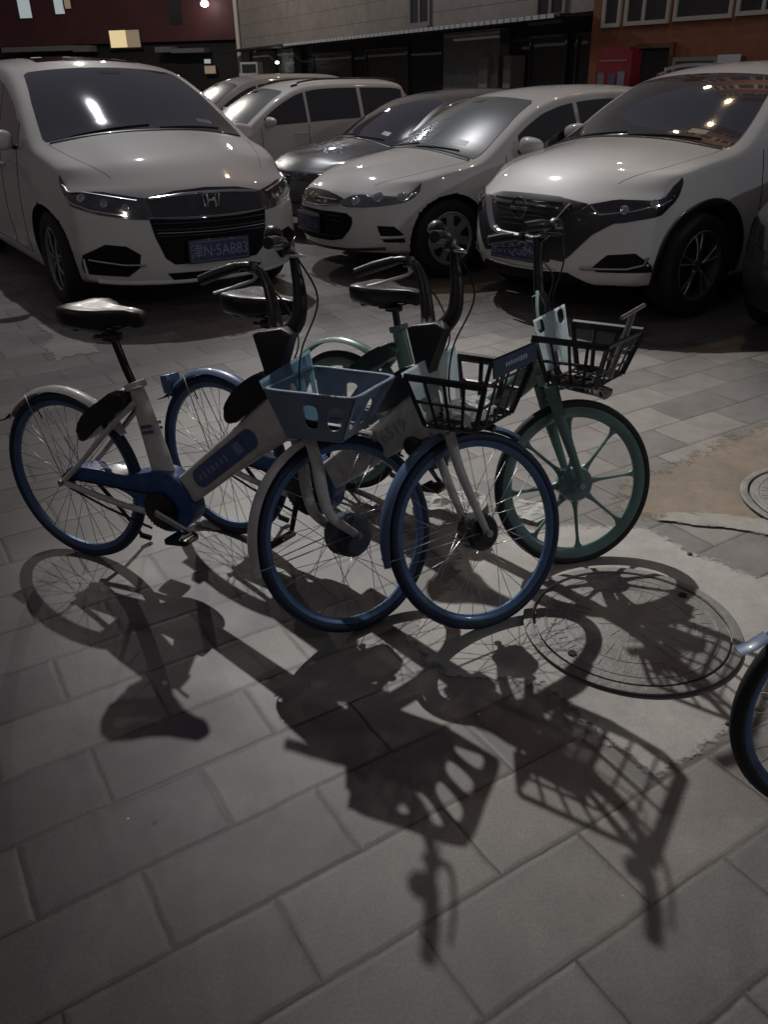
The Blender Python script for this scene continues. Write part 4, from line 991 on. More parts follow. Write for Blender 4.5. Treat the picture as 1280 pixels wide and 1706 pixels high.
def make_car(name, label, cat, loc, yaw, scale, d, group=None, tilt=0.0):
    root = empty(name, label, cat, (loc[0], loc[1], 0), yaw, group, tilt, scale)
    c = Car(d); me = c.mesh(); me.name = 'body'; mi_ = [p_.material_index for p_ in me.polygons]; me.materials.clear(); me.materials.append(d['paint']); me.materials.append(M['archdark'])
    for p_, i_ in zip(me.polygons, mi_): p_.material_index = i_
    body = link('body', me, root); fr, tp = c.front(), c.top(); W = c.W
    cowl, head = d['cowl'], d['head']
    # glass
    ws = d.get('ws_glass', M['glass'])
    c.patch('windshield', [(cowl, -0.88 * W), (cowl + 0.02, 0), (cowl, 0.88 * W), (cowl - 0.06, 0.895 * W), ((cowl + head) / 2, 0.89 * W), (head + 0.05, 0.85 * W), (head, 0.80 * W), (head - 0.0, 0), (head, -0.80 * W), (head + 0.05, -0.85 * W), ((cowl + head) / 2, -0.89 * W), (cowl - 0.06, -0.895 * W)], tp, ws, root, 0.004, 0.07)
    bm = bmesh.new()
    for a, b in (((cowl + 0.02, -0.70 * W), (cowl - 0.035, -0.02 * W)), ((cowl + 0.02, 0.05 * W), (cowl - 0.035, 0.66 * W))): 
        bm = bmesh.new(); c.line(bm, [a, b], tp, 0.006, 0.010); build('wiper', bm, M['trim'], root)
    bm = bmesh.new(); c.line(bm, [(cowl + 0.02, -0.86 * W), (cowl + 0.035, 0), (cowl + 0.02, 0.86 * W)], tp, 0.022, 0.0, rx=0.008); build('cowl_trim', bm, M['trim'], root)
    # side windows
    for sg in (-1, 1):
        sd_ = c.side(sg)
        def zt(X): return c.P(X, sg, 1).z - d.get('frame', 0.065)
        def zl(X): return c.belt(X) + 0.025
        for (xa, xb) in d['windows']:
            n = 12; top_, bot = [], []
            for k in range(n + 1):
                X = xa + (xb - xa) * k / n; a, b = zt(X), zl(X)
                top_.append((X, max(a, b + 0.012))); bot.append((X, b))
            poly = bot + top_[::-1]
            c.patch('side_window', poly, sd_, M['side_glass'], root, 0.004, 0.09)
        # door gaps and handles
        bm = bmesh.new()
        for xd in d['doors']: c.line(bm, [(xd, 0.30), (xd + 0.02, c.belt(xd) + 0.0)], sd_, 0.0055, -0.002)
        if len(d['doors']) > 1: c.line(bm, [(d['doors'][0], 0.30), (d['doors'][-1], 0.30)], sd_, 0.0035, -0.001, 20)
        build('door_gap', bm, M['gap'], body)
        for xh in d['handles']:
            p, n_ = c.snap(sd_(xh, c.belt(xh) - 0.12), 0.02); bm = bmesh.new()
            tube(bm, [p + V((0.10, -n_.y * 0.018, 0)), p + V((0.07, 0, 0)), p + V((-0.07, 0, 0.004)), p + V((-0.10, -n_.y * 0.018, 0.004))], 0.012, 8, rx=0.009, smoothn=3); build('door_handle', bm, d['paint'], root)
        # mirror
        xm = cowl - d.get('mirx', 0.42); p, n_ = c.snap(sd_(xm, c.belt(xm) + 0.02), 0.0)
        bm = bmesh.new(); q = p + V((0.0, sg * 0.135, 0.055)); rings = []
        bmesh.ops.create_uvsphere(bm, u_segments=20, v_segments=14, radius=1)
        for v in bm.verts:
            x, y, z = [abs(t) ** 0.75 * (1 if t > 0 else -1) for t in v.co]; v.co = q + V((0.075 * x * (1 if x > 0 else 0.25) - 0.03 * (y * sg > 0) * y * sg, 0.120 * y, 0.068 * z * (1 - 0.22 * y * sg)))
        mr = build('mirror', bm, d['paint'], root, autosharp=False)
        bm = bmesh.new(); tube(bm, [p + V((0, -sg * 0.01, 0.0)), p + V((0, sg * 0.06, 0.025))], 0.035, 10, rx=0.02); build('mirror_arm', bm, M['trim'], mr)
        bm = bmesh.new(); bmesh.ops.create_uvsphere(bm, u_segments=16, v_segments=8, radius=1)
        for v in bm.verts: v.co = q + V((-0.020 + 0.004 * v.co.x, 0.098 * v.co.y, 0.060 * v.co.z))
        build('mirror_glass', bm, M['side_glass'], mr)
    # things behind and on the windscreen
    if d.get('sticker', True):
        xs = cowl + (head - cowl) * 0.90
        c.patch('rear_view_mirror', [(xs, -0.11), (xs, 0.11), (xs + 0.06, 0.09), (xs + 0.06, -0.09)], tp, M['side_glass'], root, 0.0055, 0.05)
        xs = cowl - 0.10; c.patch('permit_sticker', [(xs, 0.50 * W), (xs, 0.50 * W + 0.13), (xs - 0.05, 0.50 * W + 0.13), (xs - 0.05, 0.50 * W)], tp, mat('faded_permit', (0.14, 0.15, 0.16), 0.4), root, 0.0055, 0.05)
    # hood gap
    nz = d.get('hoodz', c.zc(c.fo) - 0.03)
    bm = bmesh.new()
    hb = 0.80
    for sg in (-1, 1):
        bm = bmesh.new(); c.line(bm, [(c.fo - 0.12, sg * hb * 0.86 * W), (0.4, sg * hb * W), (cowl + 0.03, sg * 0.88 * W)], tp, 0.0028, -0.0015, 14); build('hood_gap', bm, M['gap'], body)
    for cr_ in d.get('creases', []):
        for sg in (-1, 1):
            bm = bmesh.new(); c.line(bm, [(x, sg * y) for x, y in cr_], tp, 0.022, -0.012, 10, 8); build('hood_crease', bm, d['paint'], body)
    # front parts
    d['front'](c, fr, root, body)
    # lower sill trim, arch trims
    if d.get('cladding'):
        for sg in (-1, 1):
            sd_ = c.side(sg)
            for xw in (0, -c.wb):
                bm = bmesh.new(); ra = d['ra']; pts = []
                for k in range(25):
                    a = R(-12 + 204 * k / 24); X, z = xw + (ra + 0.018) * cos(a), d['rw'] + (ra + 0.018) * sin(a)
                    if z < 0.24: continue
                    p = sd_(X + (c.bow * sstep(-0.15, c.fo, X) if X > -0.15 else 0), z); pts.append(c.snap(V((X, p.y, z)), 0.002)[0])
                tube(bm, pts, 0.030, 8, rx=0.010); build('arch_trim', bm, M['trim'], root)
            bm = bmesh.new(); c.line(bm, [(-0.45, 0.27), (-c.wb + 0.45, 0.27)], sd_, 0.055, -0.005, 20, 8, rx=0.014); build('sill_trim', bm, M['trim'], root)
    if d.get('rails'):
        for sg in (-1, 1):
            bm = bmesh.new(); xa, xb = d['rails']; c.line(bm, [(xa, sg * 0.80 * W), (xa - 0.12, sg * 0.81 * W)], tp, 0.014, 0.012, 4); c.line(bm, [(xa - 0.12, sg * 0.81 * W), (xb + 0.1, sg * 0.81 * W)], tp, 0.014, 0.035, 16); c.line(bm, [(xb + 0.1, sg * 0.81 * W), (xb, sg * 0.80 * W)], tp, 0.014, 0.012, 4); build('roof_rail', bm, M['chrome'] if d.get('railchrome') else M['trim'], root)
    if d.get('sunroof'):
        xa, xb = d['sunroof']; c.patch('sunroof', [(xa, -0.6 * W), (xa, 0.6 * W), (xb, 0.58 * W), (xb, -0.58 * W)], tp, M['side_glass'], root, 0.004, 0.1)
    if d.get('spoiler'):
        xe = -c.wb - c.ro + 0.02; p = c.P(xe, 0, 1); bm = bmesh.new()
        tube(bm, [V((p.x + 0.10, -0.62 * W, c.zc(xe + 0.3) - 0.05)), V((p.x - 0.02, 0, c.zc(xe + 0.3) - 0.01)), V((p.x + 0.10, 0.62 * W, c.zc(xe + 0.3) - 0.05))], 0.10, 10, rx=0.018, side=(1, 0, 0), smoothn=5); build('roof_spoiler', bm, d['paint'], root)
    for (xw, st) in ((0, d.get('steer', 0)), (-c.wb, 0)):
        for sg in (-1, 1): car_wheel(root, (xw, sg * (W - 0.125), d['rw']), d['rw'], 0.215, d['rim'], sg, st)
    # rear lamps
    for sg in (-1, 1):
        sd_ = c.side(sg); X = -c.wb - c.ro
        c.patch('tail_lamp', [(X + 0.02, c.belt(X) - 0.02), (X + 0.30, c.belt(X) - 0.02), (X + 0.22, c.belt(X) - 0.16), (X + 0.02, c.belt(X) - 0.2)], sd_, mat('tail_lamp_red', (0.18, 0.01, 0.01), 0.15, 0, 0.8), root)
    return root

def lamp_guts(c, fr, parent, spots, m=None, sg_list=(1, -1)):
    for sg in sg_list:
        for (y, z, r_) in spots:
            p, n = c.snap(fr(sg * y, z), 0.004); bm = bmesh.new()
            q = n.to_track_quat('Y', 'Z').to_matrix()
            lathe(bm, [(r_, 0.0), (r_ + 0.006, 0.004), (r_ + 0.003, 0.006), (r_ - 0.004, 0.003)], (0, 0, 0), 24); bm.transform(Matrix.Translation(p) @ q.to_4x4())
            ring = build('projector_ring', bm, M['chrome'], parent[0 if sg > 0 else 1])
            bm = bmesh.new(); bmesh.ops.create_uvsphere(bm, u_segments=16, v_segments=10, radius=r_ * 0.9)
            for v in bm.verts: v.co.y *= 0.25
            bm.transform(Matrix.Translation(p) @ q.to_4x4()); build('projector_lens', bm, mat('projector_glass', (0.25, 0.27, 0.30), 0.05, 0.3, 1.0), parent[0 if sg > 0 else 1])

def strip(c, fr, parent, name, pts, r_, m, rx=None, off=0.008, both=False, n=8):
    for sg in ((1, -1) if both else (1,)):
        bm = bmesh.new(); c.line(bm, [(sg * y, z) for y, z in pts], fr, r_, off, n, 8, rx=rx); build(name, bm, m, parent)

def front_mpv(c, fr, root, body):
    hl = c.patch('headlight', [(0.40, 0.735), (0.46, 0.80), (0.66, 0.83), (0.84, 0.865), (1.00, 0.905), (1.10, 0.93), (1.11, 0.90), (1.03, 0.82), (0.92, 0.75), (0.76, 0.70), (0.58, 0.675), (0.46, 0.67)], fr, M['lensmid'], root, 0.006, 0.04, 0, mirror='u')
    lamp_guts(c, fr, hl, [(0.84, 0.80, 0.024), (0.72, 0.770, 0.020), (0.60, 0.745, 0.018)])
    for h_, sg in zip(hl, (1, -1)):
        bm = bmesh.new(); c.line(bm, [(sg * 0.98, 0.80), (sg * 0.80, 0.725), (sg * 0.60, 0.695)], fr, 0.006, 0.008, 8); build('light_guide', bm, M['chrome'], h_)
        bm = bmesh.new(); c.line(bm, [(sg * 1.0, 0.875), (sg * 0.82, 0.835), (sg * 0.52, 0.79)], fr, 0.010, 0.006, 8, rx=0.004); build('reflector', bm, M['alloy'], h_)
    g = c.patch('upper_grille', [(-0.46, 0.80), (-0.25, 0.835), (0, 0.845), (0.25, 0.835), (0.46, 0.80), (0.44, 0.675), (0.2, 0.67), (-0.2, 0.67), (-0.44, 0.675)], fr, M['lensdark'], root, 0.008, 0.05)[0]
    strip(c, fr, g, 'chrome_bar', [(-0.44, 0.795), (-0.2, 0.812), (0, 0.815), (0.2, 0.812), (0.44, 0.795)], 0.009, M['chrome'], off=0.012)
    g2 = c.patch('lower_grille', [(-0.47, 0.675), (-0.2, 0.665), (0.2, 0.665), (0.47, 0.675), (0.45, 0.56), (0.40, 0.42), (0.34, 0.375), (-0.34, 0.375), (-0.40, 0.42), (-0.45, 0.56)], fr, M['void'], root, 0.004, 0.05)[0]
    for z, hw in ((0.645, 0.45), (0.605, 0.44), (0.565, 0.42)): strip(c, fr, g2, 'grille_bar', [(-hw, z), (0, z - 0.008), (hw, z)], 0.010, M['lensdark'], 0.006, 0.010)
    for z, hw in ((0.68, 0.47), (0.585, 0.43)): strip(c, fr, g2, 'chrome_bar', [(-hw, z), (0, z - 0.008), (hw, z)], 0.006, M['chrome'], 0.004, 0.014)
    fg = c.patch('fog_lamp_bezel', [(0.56, 0.45), (0.64, 0.505), (0.76, 0.515), (0.90, 0.44), (0.96, 0.36), (0.94, 0.31), (0.66, 0.30), (0.58, 0.36)], fr, M['void'], root, 0.004, 0.05, 0, mirror='u')
    for o, sg in zip(fg, (1, -1)):
        bm = bmesh.new(); c.line(bm, [(sg * 0.54, 0.385), (sg * 0.66, 0.385), (sg * 0.86, 0.415)], fr, 0.014, 0.016, 8, 8, rx=0.008); build('chrome_blade', bm, M['chrome'], o)
    c.patch('lower_intake', [(-0.40, 0.315), (0.40, 0.315), (0.36, 0.265), (-0.36, 0.265)], fr, M['void'], root, 0.004, 0.05)
    strip(c, fr, root, 'bumper_lip', [(-0.84, 0.262), (-0.5, 0.235), (0, 0.232), (0.5, 0.235), (0.84, 0.262)], 0.016, c.d['paint'], off=0.004)
    plate(root, c, fr, 0.455, '\u6d25N\u00b75AB83', 0)
    # H-shaped emblem in a rounded frame
    p, n = c.snap(fr(0, 0.765), 0.016); bm = bmesh.new(); e = [V((p.x, y, p.z + z)) for y, z in ((-0.062, 0.05), (0.062, 0.05), (0.048, -0.05), (-0.048, -0.05))]
    tube(bm, [e[0].lerp(e[1], .12), e[0].lerp(e[1], .88), e[1].lerp(e[2], .12), e[1].lerp(e[2], .88), e[2].lerp(e[3], .12), e[2].lerp(e[3], .88), e[3].lerp(e[0], .12), e[3].lerp(e[0], .88)], 0.0055, 8, closed=True)
    tube(bm, [p + V((0.003, -0.035, 0.042)), p + V((0.003, -0.026, 0)), p + V((0.003, -0.032, -0.042))], 0.008, 8, smoothn=2); tube(bm, [p + V((0.003, 0.035, 0.042)), p + V((0.003, 0.026, 0)), p + V((0.003, 0.032, -0.042))], 0.008, 8, smoothn=2); tube(bm, [p + V((0.003, -0.026, 0)), p + V((0.003, 0.026, 0))], 0.008, 8)
    build('emblem', bm, M['chrome'], g)
def front_sedan(c, fr, root, body):
    hl = c.patch('headlight', [(0.42, 0.615), (0.50, 0.675), (0.66, 0.725), (0.86, 0.765), (1.08, 0.80), (1.12, 0.785), (1.04, 0.70), (0.92, 0.635), (0.74, 0.60), (0.55, 0.592)], fr, M['lens'], root, 0.006, 0.04, 2, mirror='u')
    lamp_guts(c, fr, hl, [(0.86, 0.695, 0.036), (0.72, 0.67, 0.036), (0.57, 0.64, 0.03)])
    g = c.patch('upper_grille', [(-0.44, 0.655), (-0.2, 0.695), (0, 0.70), (0.2, 0.695), (0.44, 0.655), (0.40, 0.605), (0.15, 0.585), (-0.15, 0.585), (-0.40, 0.605)], fr, M['trim'], root, 0.004, 0.05, 2)[0]
    strip(c, fr, g, 'chrome_rim', [(-0.42, 0.608), (-0.15, 0.585), (0.15, 0.585), (0.42, 0.608)], 0.006, M['chrome'], off=0.010)
    strip(c, fr, g, 'grille_bar', [(-0.38, 0.64), (0, 0.645), (0.38, 0.64)], 0.006, M['chrome'], off=0.006)
    g2 = c.patch('lower_grille', [(-0.52, 0.545), (-0.2, 0.55), (0.2, 0.55), (0.52, 0.545), (0.58, 0.47), (0.52, 0.37), (0.36, 0.315), (-0.36, 0.315), (-0.52, 0.37), (-0.58, 0.47)], fr, M['void'], root, 0.004, 0.05, 2)[0]
    for z in (0.36, 0.40, 0.44, 0.48, 0.52): strip(c, fr, g2, 'grille_bar', [(-0.46, z), (0.46, z)], 0.005, M['lensdark'], off=0.006)
    fg = c.patch('fog_lamp_bezel', [(0.76, 0.455), (0.86, 0.45), (0.94, 0.38), (0.95, 0.315), (0.80, 0.325)], fr, M['void'], root, 0.004, 0.04, 0, mirror='u')
    for o, sg in zip(fg, (1, -1)):
        bm = bmesh.new(); c.line(bm, [(sg * 0.78, 0.365), (sg * 0.94, 0.365)], fr, 0.012, 0.010, 6); build('bezel_bar', bm, c.d['paint'], o)
    strip(c, fr, root, 'bumper_lip', [(-0.80, 0.27), (-0.5, 0.245), (0, 0.24), (0.5, 0.245), (0.80, 0.27)], 0.014, M['trim'], off=0.0)
    plate(root, c, fr, 0.44, '\u4eacQ\u00b78E516', 0)
    p, n = c.snap(fr(0, 0.645), 0.012); bm = bmesh.new()
    ol = [(-0.075, -0.012), (-0.02, -0.012), (-0.02, -0.026), (0.02, -0.026), (0.02, -0.012), (0.075, -0.012), (0.082, 0.014), (0.025, 0.014), (0.025, 0.028), (-0.025, 0.028), (-0.025, 0.014), (-0.068, 0.014)]
    f = bm.faces.new([bm.verts.new((p.x, p.y + a, p.z + b)) for a, b in ol]); r_ = bmesh.ops.extrude_face_region(bm, geom=[f]); bmesh.ops.translate(bm, verts=[v for v in r_['geom'] if isinstance(v, bmesh.types.BMVert)], vec=(0.012, 0, 0)); build('emblem', bm, mat('gold_emblem', (0.5, 0.42, 0.25), 0.25, 1.0), g, smooth=False)
def front_suv(c, fr, root, body):
    hl = c.patch('headlight', [(0.47, 0.715), (0.54, 0.785), (0.74, 0.825), (0.96, 0.87), (1.18, 0.93), (1.20, 0.90), (1.08, 0.785), (0.95, 0.715), (0.76, 0.675), (0.58, 0.665)], fr, M['lensdark'], root, 0.006, 0.04, 0, mirror='u')
    lamp_guts(c, fr, hl, [(0.88, 0.785, 0.022), (0.75, 0.755, 0.022)])
    for h_, sg in zip(hl, (1, -1)):
        bm = bmesh.new(); c.line(bm, [(sg * 0.56, 0.775), (sg * 0.62, 0.725), (sg * 0.80, 0.745), (sg * 1.0, 0.80)], fr, 0.006, 0.009, 8); build('light_guide', bm, M['chrome'], h_)
    g = c.patch('grille', [(-0.53, 0.79), (-0.3, 0.825), (0, 0.835), (0.3, 0.825), (0.53, 0.79), (0.50, 0.70), (0.42, 0.60), (0.36, 0.48), (0.31, 0.405), (-0.31, 0.405), (-0.36, 0.48), (-0.42, 0.60), (-0.50, 0.70)], fr, M['trim'], root, 0.004, 0.05)[0]
    for z in (0.64, 0.67, 0.70, 0.73, 0.76, 0.79): strip(c, fr, g, 'grille_bar', [(-(z - 0.6) * 1.2 - 0.12, z), ((z - 0.6) * 1.2 + 0.12, z)], 0.006, M['lensdark'], off=0.006)
    strip(c, fr, g, 'chrome_vee', [(-0.42, 0.782), (-0.37, 0.72), (-0.27, 0.600), (-0.20, 0.575), (0, 0.570), (0.20, 0.575), (0.27, 0.600), (0.37, 0.72), (0.42, 0.782)], 0.027, M['chrome'], 0.010, 0.014, n=4)
    w_ = c.patch('black_wedge', [(0.33, 0.43), (0.40, 0.56), (0.48, 0.69), (0.58, 0.69), (0.74, 0.690), (0.60, 0.60), (0.48, 0.47), (0.42, 0.42)], fr, M['trim'], root, 0.006, 0.04, 0, mirror='u')
    fg = c.patch('fog_lamp_bezel', [(0.62, 0.395), (0.70, 0.475), (0.84, 0.485), (0.93, 0.40), (0.94, 0.355), (0.64, 0.36)], fr, M['void'], root, 0.004, 0.04, 0, mirror='u')
    for o, sg in zip(fg, (1, -1)):
        bm = bmesh.new(); c.line(bm, [(sg * 0.54, 0.385), (sg * 0.80, 0.385), (sg * 0.88, 0.41), (sg * 0.90, 0.46)], fr, 0.009, 0.014, 6); build('chrome_blade', bm, M['chrome'], o)
    c.patch('lower_valance', [(-0.74, 0.20), (-0.62, 0.26), (-0.45, 0.345), (0.45, 0.345), (0.62, 0.26), (0.74, 0.20)], fr, M['void'], root, 0.005, 0.05)
    strip(c, fr, root, 'skid_strip', [(-0.36, 0.355), (0, 0.35), (0.36, 0.355)], 0.008, M['chrome'], off=0.008)
    plate(root, c, fr, 0.475, '\u4eacA\u00b7QG849', 0)
    p, n = c.snap(fr(0, 0.735), 0.018); bm = bmesh.new()
    lathe(bm, [(0.060, -0.005), (0.074, -0.005), (0.074, 0.005), (0.060, 0.005)], (0, 0, 0), 36); box(bm, (0, 0, 0), (0.170, 0.012, 0.024), None, 0.002)
    bm.transform(Matrix.Translation(p) @ Matrix.Rotation(pi / 2, 4, 'Z')); build('emblem', bm, M['chrome'], g)
def front_plain(c, fr, root, body):
    hl = c.patch('headlight', [(0.46, 0.66), (0.60, 0.74), (0.86, 0.79), (1.10, 0.82), (1.02, 0.72), (0.80, 0.66), (0.60, 0.63)], fr, M['lensdark'], root, 0.006, 0.05, 0, mirror='u')
    g = c.patch('grille', [(-0.42, 0.70), (0, 0.73), (0.42, 0.70), (0.44, 0.60), (0.36, 0.42), (-0.36, 0.42), (-0.44, 0.60)], fr, M['trim'], root, 0.004, 0.06)[0]
    strip(c, fr, g, 'chrome_bar', [(-0.40, 0.66), (0.40, 0.66)], 0.008, M['chrome'], off=0.008)
    plate(root, c, fr, 0.40, '', 0)

MPV = dict(fo=0.97, wb=2.90, ro=0.97, W=0.90, rw=0.335, ra=0.385, zb=0.20, belt=1.03, beltrise=0.04, cowl=-0.02, head=-0.98, tumble=0.24, frame=0.075,
    top=[(0.97, 0.86), (0.90, 0.91), (0.75, 0.98), (0.50, 1.06), (0.20, 1.135), (-0.02, 1.185), (-0.25, 1.295), (-0.50, 1.415), (-0.75, 1.52), (-0.98, 1.595), (-1.3, 1.65), (-1.8, 1.69), (-2.6, 1.70), (-3.3, 1.67), (-3.7, 1.58), (-3.87, 1.50)],
    nose=[(0.0, -0.06), (0.18, -0.015), (0.4, 0.0), (0.7, -0.02), (0.9, -0.07), (1.0, -0.13)], bow=0.40,
    windows=[(-0.40, -1.02), (-1.07, -1.95), (-2.02, -2.85), (-2.92, -3.5)], doors=[-0.48, -1.05, -2.0], handles=[-0.95, -1.15], rim='multi', mirx=0.45,
    paint=M['white_paint'], front=front_mpv, sunroof=(-1.35, -1.95), ws_glass=M['glass'])
SEDAN = dict(fo=0.92, wb=2.60, ro=0.98, W=0.87, rw=0.315, ra=0.355, zb=0.18, belt=0.91, beltrise=0.06, cowl=-0.16, head=-0.92, tumble=0.27, frame=0.06,
    top=[(0.92, 0.70), (0.84, 0.75), (0.66, 0.82), (0.36, 0.895), (0.05, 0.95), (-0.16, 0.985), (-0.38, 1.11), (-0.6, 1.235), (-0.78, 1.315), (-0.92, 1.36), (-1.2, 1.41), (-1.7, 1.44), (-2.3, 1.42), (-2.7, 1.33), (-3.05, 1.15), (-3.35, 1.09), (-3.58, 1.03)],
    nose=[(0.0, -0.08), (0.18, -0.02), (0.4, 0.0), (0.65, -0.015), (0.85, -0.05), (1.0, -0.11)], bow=0.42,
    windows=[(-0.55, -1.28), (-1.34, -2.12), (-2.18, -2.65)], doors=[-0.42, -1.31, -2.2], handles=[-1.15, -2.05], rim='cap', mirx=0.40,
    paint=M['white_paint'], front=front_sedan, ws_glass=M['dusty_glass'])
SUV = dict(fo=0.90, wb=2.65, ro=0.84, W=0.905, rw=0.345, ra=0.395, zb=0.21, belt=1.03, beltrise=0.09, cowl=-0.18, head=-1.02, tumble=0.25, frame=0.07,
    top=[(0.90, 0.83), (0.84, 0.885), (0.70, 0.96), (0.45, 1.035), (0.1, 1.10), (-0.18, 1.145), (-0.40, 1.235), (-0.65, 1.375), (-0.85, 1.47), (-1.02, 1.53), (-1.3, 1.585), (-1.7, 1.61), (-2.4, 1.59), (-2.9, 1.52), (-3.2, 1.42), (-3.49, 1.25)],
    nose=[(0.0, -0.10), (0.18, -0.03), (0.4, 0.0), (0.7, -0.01), (0.9, -0.04), (1.0, -0.10)], bow=0.40,
    windows=[(-0.50, -1.25), (-1.32, -2.15), (-2.25, -2.85)], doors=[-0.45, -1.28, -2.2], handles=[-1.12, -2.0], rim='five', mirx=0.42,
    paint=M['white_paint'], front=front_suv, cladding=True, rails=(-1.15, -2.75), railchrome=True, steer=0.0)
BIGSUV = dict(SUV, fo=0.95, wb=2.70, ro=0.85, W=0.95, belt=1.10, top=[(0.95, 0.90), (0.85, 0.98), (0.6, 1.06), (0.2, 1.13), (-0.18, 1.17), (-0.45, 1.33), (-0.75, 1.50), (-1.02, 1.62), (-1.3, 1.69), (-1.8, 1.735), (-2.8, 1.72), (-3.15, 1.66), (-3.4, 1.55), (-3.55, 1.38)],
    front=front_plain, cladding=False, rails=(-1.2, -3.1), railchrome=False, rim='multi', windows=[(-0.55, -1.30), (-1.36, -2.25), (-2.31, -3.05)], creases=[], ws_glass=M['dusty_glass'], doors=[-0.5, -1.33, -2.33], handles=[-1.15, -2.15])
GREY = dict(SEDAN, fo=0.92, wb=2.75, W=0.91, paint=M['grey_paint'], front=front_plain, rim='five', ws_glass=M['glass'])
DARK = dict(SUV, paint=M['dark_paint'], front=front_plain, rails=None, cladding=False)
WAGON = dict(BIGSUV, W=0.90, rails=None, spoiler=False)

make_car('minivan', 'white minivan with its chrome-barred grille facing the bicycles, at the left', 'minivan', (-1.86, 7.50), R(-56), 1.12, MPV, 'cars parked in the yard', R(-1.1))
make_car('sedan', 'white sedan with silver hubcaps parked between the minivan and the crossover', 'car', (0.25, 8.55), R(-153), 1.08, SEDAN, 'cars parked in the yard', R(0.8))
make_car('crossover', 'white crossover with a chrome vee in its black grille, at the right', 'car', (1.83, 6.92), R(-144.5), 1.07, SUV, 'cars parked in the yard', R(1.3))
make_car('sedan', 'dusty grey sedan squeezed behind the white sedan', 'car', (-0.42, 10.75), R(-153), 1.05, GREY, 'cars parked in the yard')
make_car('estate_car', 'large white car with black roof rails behind the grey sedan', 'car', (-2.50, 13.0), R(-153), 0.95, BIGSUV, 'cars parked in the yard')
make_car('estate_car', 'pale car farthest back, its dark side windows showing beside the minivan', 'car', (-3.55, 15.6), R(-153), 1.0, WAGON, 'cars parked in the yard')
make_car('crossover', 'black car cut off by the right edge beyond the crossover', 'car', (3.40, 5.28), R(-144), 1.04, DARK, 'cars parked in the yard')

# ============================================================ BUILDINGS
def ray_xy(px): 
    d = rt * (px - 640) / F_PX + up * (853 - 110) / F_PX + fw; return V((d.x, d.y, 0))
class Facade:
    """a vertical wall from A to B (ground points); its own coordinates: s metres along, z up, o metres towards the viewer"""
    def __init__(f, A, B):
        f.A = V((A[0], A[1], 0)); f.B = V((B[0], B[1], 0)); f.u = (f.B - f.A).normalized(); f.L = (f.B - f.A).length; f.n = V((f.u.y, -f.u.x, 0)); f.m = Matrix((f.u, f.n * -1, V((0, 0, 1)))).transposed()
    def hit(f, px, py):
        d = rt * (px - 640) / F_PX + up * (853 - py) / F_PX + fw; o = V((0, 0, CAM_H)); t = (f.A - o).dot(f.n) / d.dot(f.n); p = o + d * t
        return (p - f.A).dot(f.u), p.z
    def box(f, bm, s0, s1, z0, z1, o0, o1, bev=0):
        c = f.A + f.u * (s0 + s1) / 2 + f.n * (o0 + o1) / 2 + V((0, 0, (z0 + z1) / 2)); box(bm, c, (abs(s1 - s0), abs(o1 - o0), abs(z1 - z0)), f.m, bev)
    def part(f, name, m, parent, *boxes):
        bm = bmesh.new()
        for b in boxes: f.box(bm, *b)
        return build(name, bm, m, parent, smooth=False)
    def window(f, parent, s0, s1, z0, z1, fm, gm, mull=(0.5,), t=0.07, sill=True):
        bs = [(s0, s1, z0, z0 + t, 0.0, 0.06), (s0, s1, z1 - t, z1, 0.0, 0.06), (s0, s0 + t, z0 + t, z1 - t, 0.0, 0.06), (s1 - t, s1, z0 + t, z1 - t, 0.0, 0.06)]
        for k in mull: q = s0 + (s1 - s0) * k; bs.append((q - t * 0.45, q + t * 0.45, z0 + t, z1 - t, 0.002, 0.055))
        w_ = f.part('window', fm, parent, *bs); f.part('pane', gm, w_, (s0 + t, s1 - t, z0 + t, z1 - t, 0.0, 0.02))
        if sill: f.part('sill', fm, w_, (s0 - 0.06, s1 + 0.06, z0 - 0.09, z0 - 0.002, 0.0, 0.16))
        return w_
plaster = concrete_material('beige_plaster', (0.20, 0.18, 0.165), (0.265, 0.24, 0.22), 0.8)
maroon = concrete_material('maroon_brick_render', (0.060, 0.016, 0.018), (0.10, 0.028, 0.030), 0.8)
orange = concrete_material('orange_brown_brick', (0.20, 0.070, 0.035), (0.30, 0.115, 0.055), 1.5)
greycon = concrete_material('grey_cement', (0.14, 0.15, 0.145), (0.20, 0.21, 0.20), 1.0)
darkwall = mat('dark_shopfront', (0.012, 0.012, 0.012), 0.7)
whitefr = mat('white_window_frame', (0.42, 0.42, 0.40), 0.5)
greyfr = mat('grey_window_frame', (0.16, 0.16, 0.17), 0.5)
nightglass = mat('night_window_glass', (0.035, 0.036, 0.042), 0.12, 0, 0.6, 0.4, 1.0)
warmglow = mat('lit_window_warm', (0.5, 0.4, 0.25), 0.5, emit=(1.0, 0.80, 0.42), est=0.62)
warmdim = mat('lit_window_dim', (0.3, 0.25, 0.2), 0.5, emit=(1.0, 0.75, 0.5), est=0.14)
coolglow = mat('lit_window_cool', (0.4, 0.45, 0.45), 0.5, emit=(0.80, 0.95, 0.95), est=0.30)
lampglow = mat('lamp_glow', (1, 1, 1), 0.5, emit=(1.0, 0.97, 0.92), est=22)

def P2(px, Y):
    d = ray_xy(px); t = Y / d.y; return (d.x * t, Y)
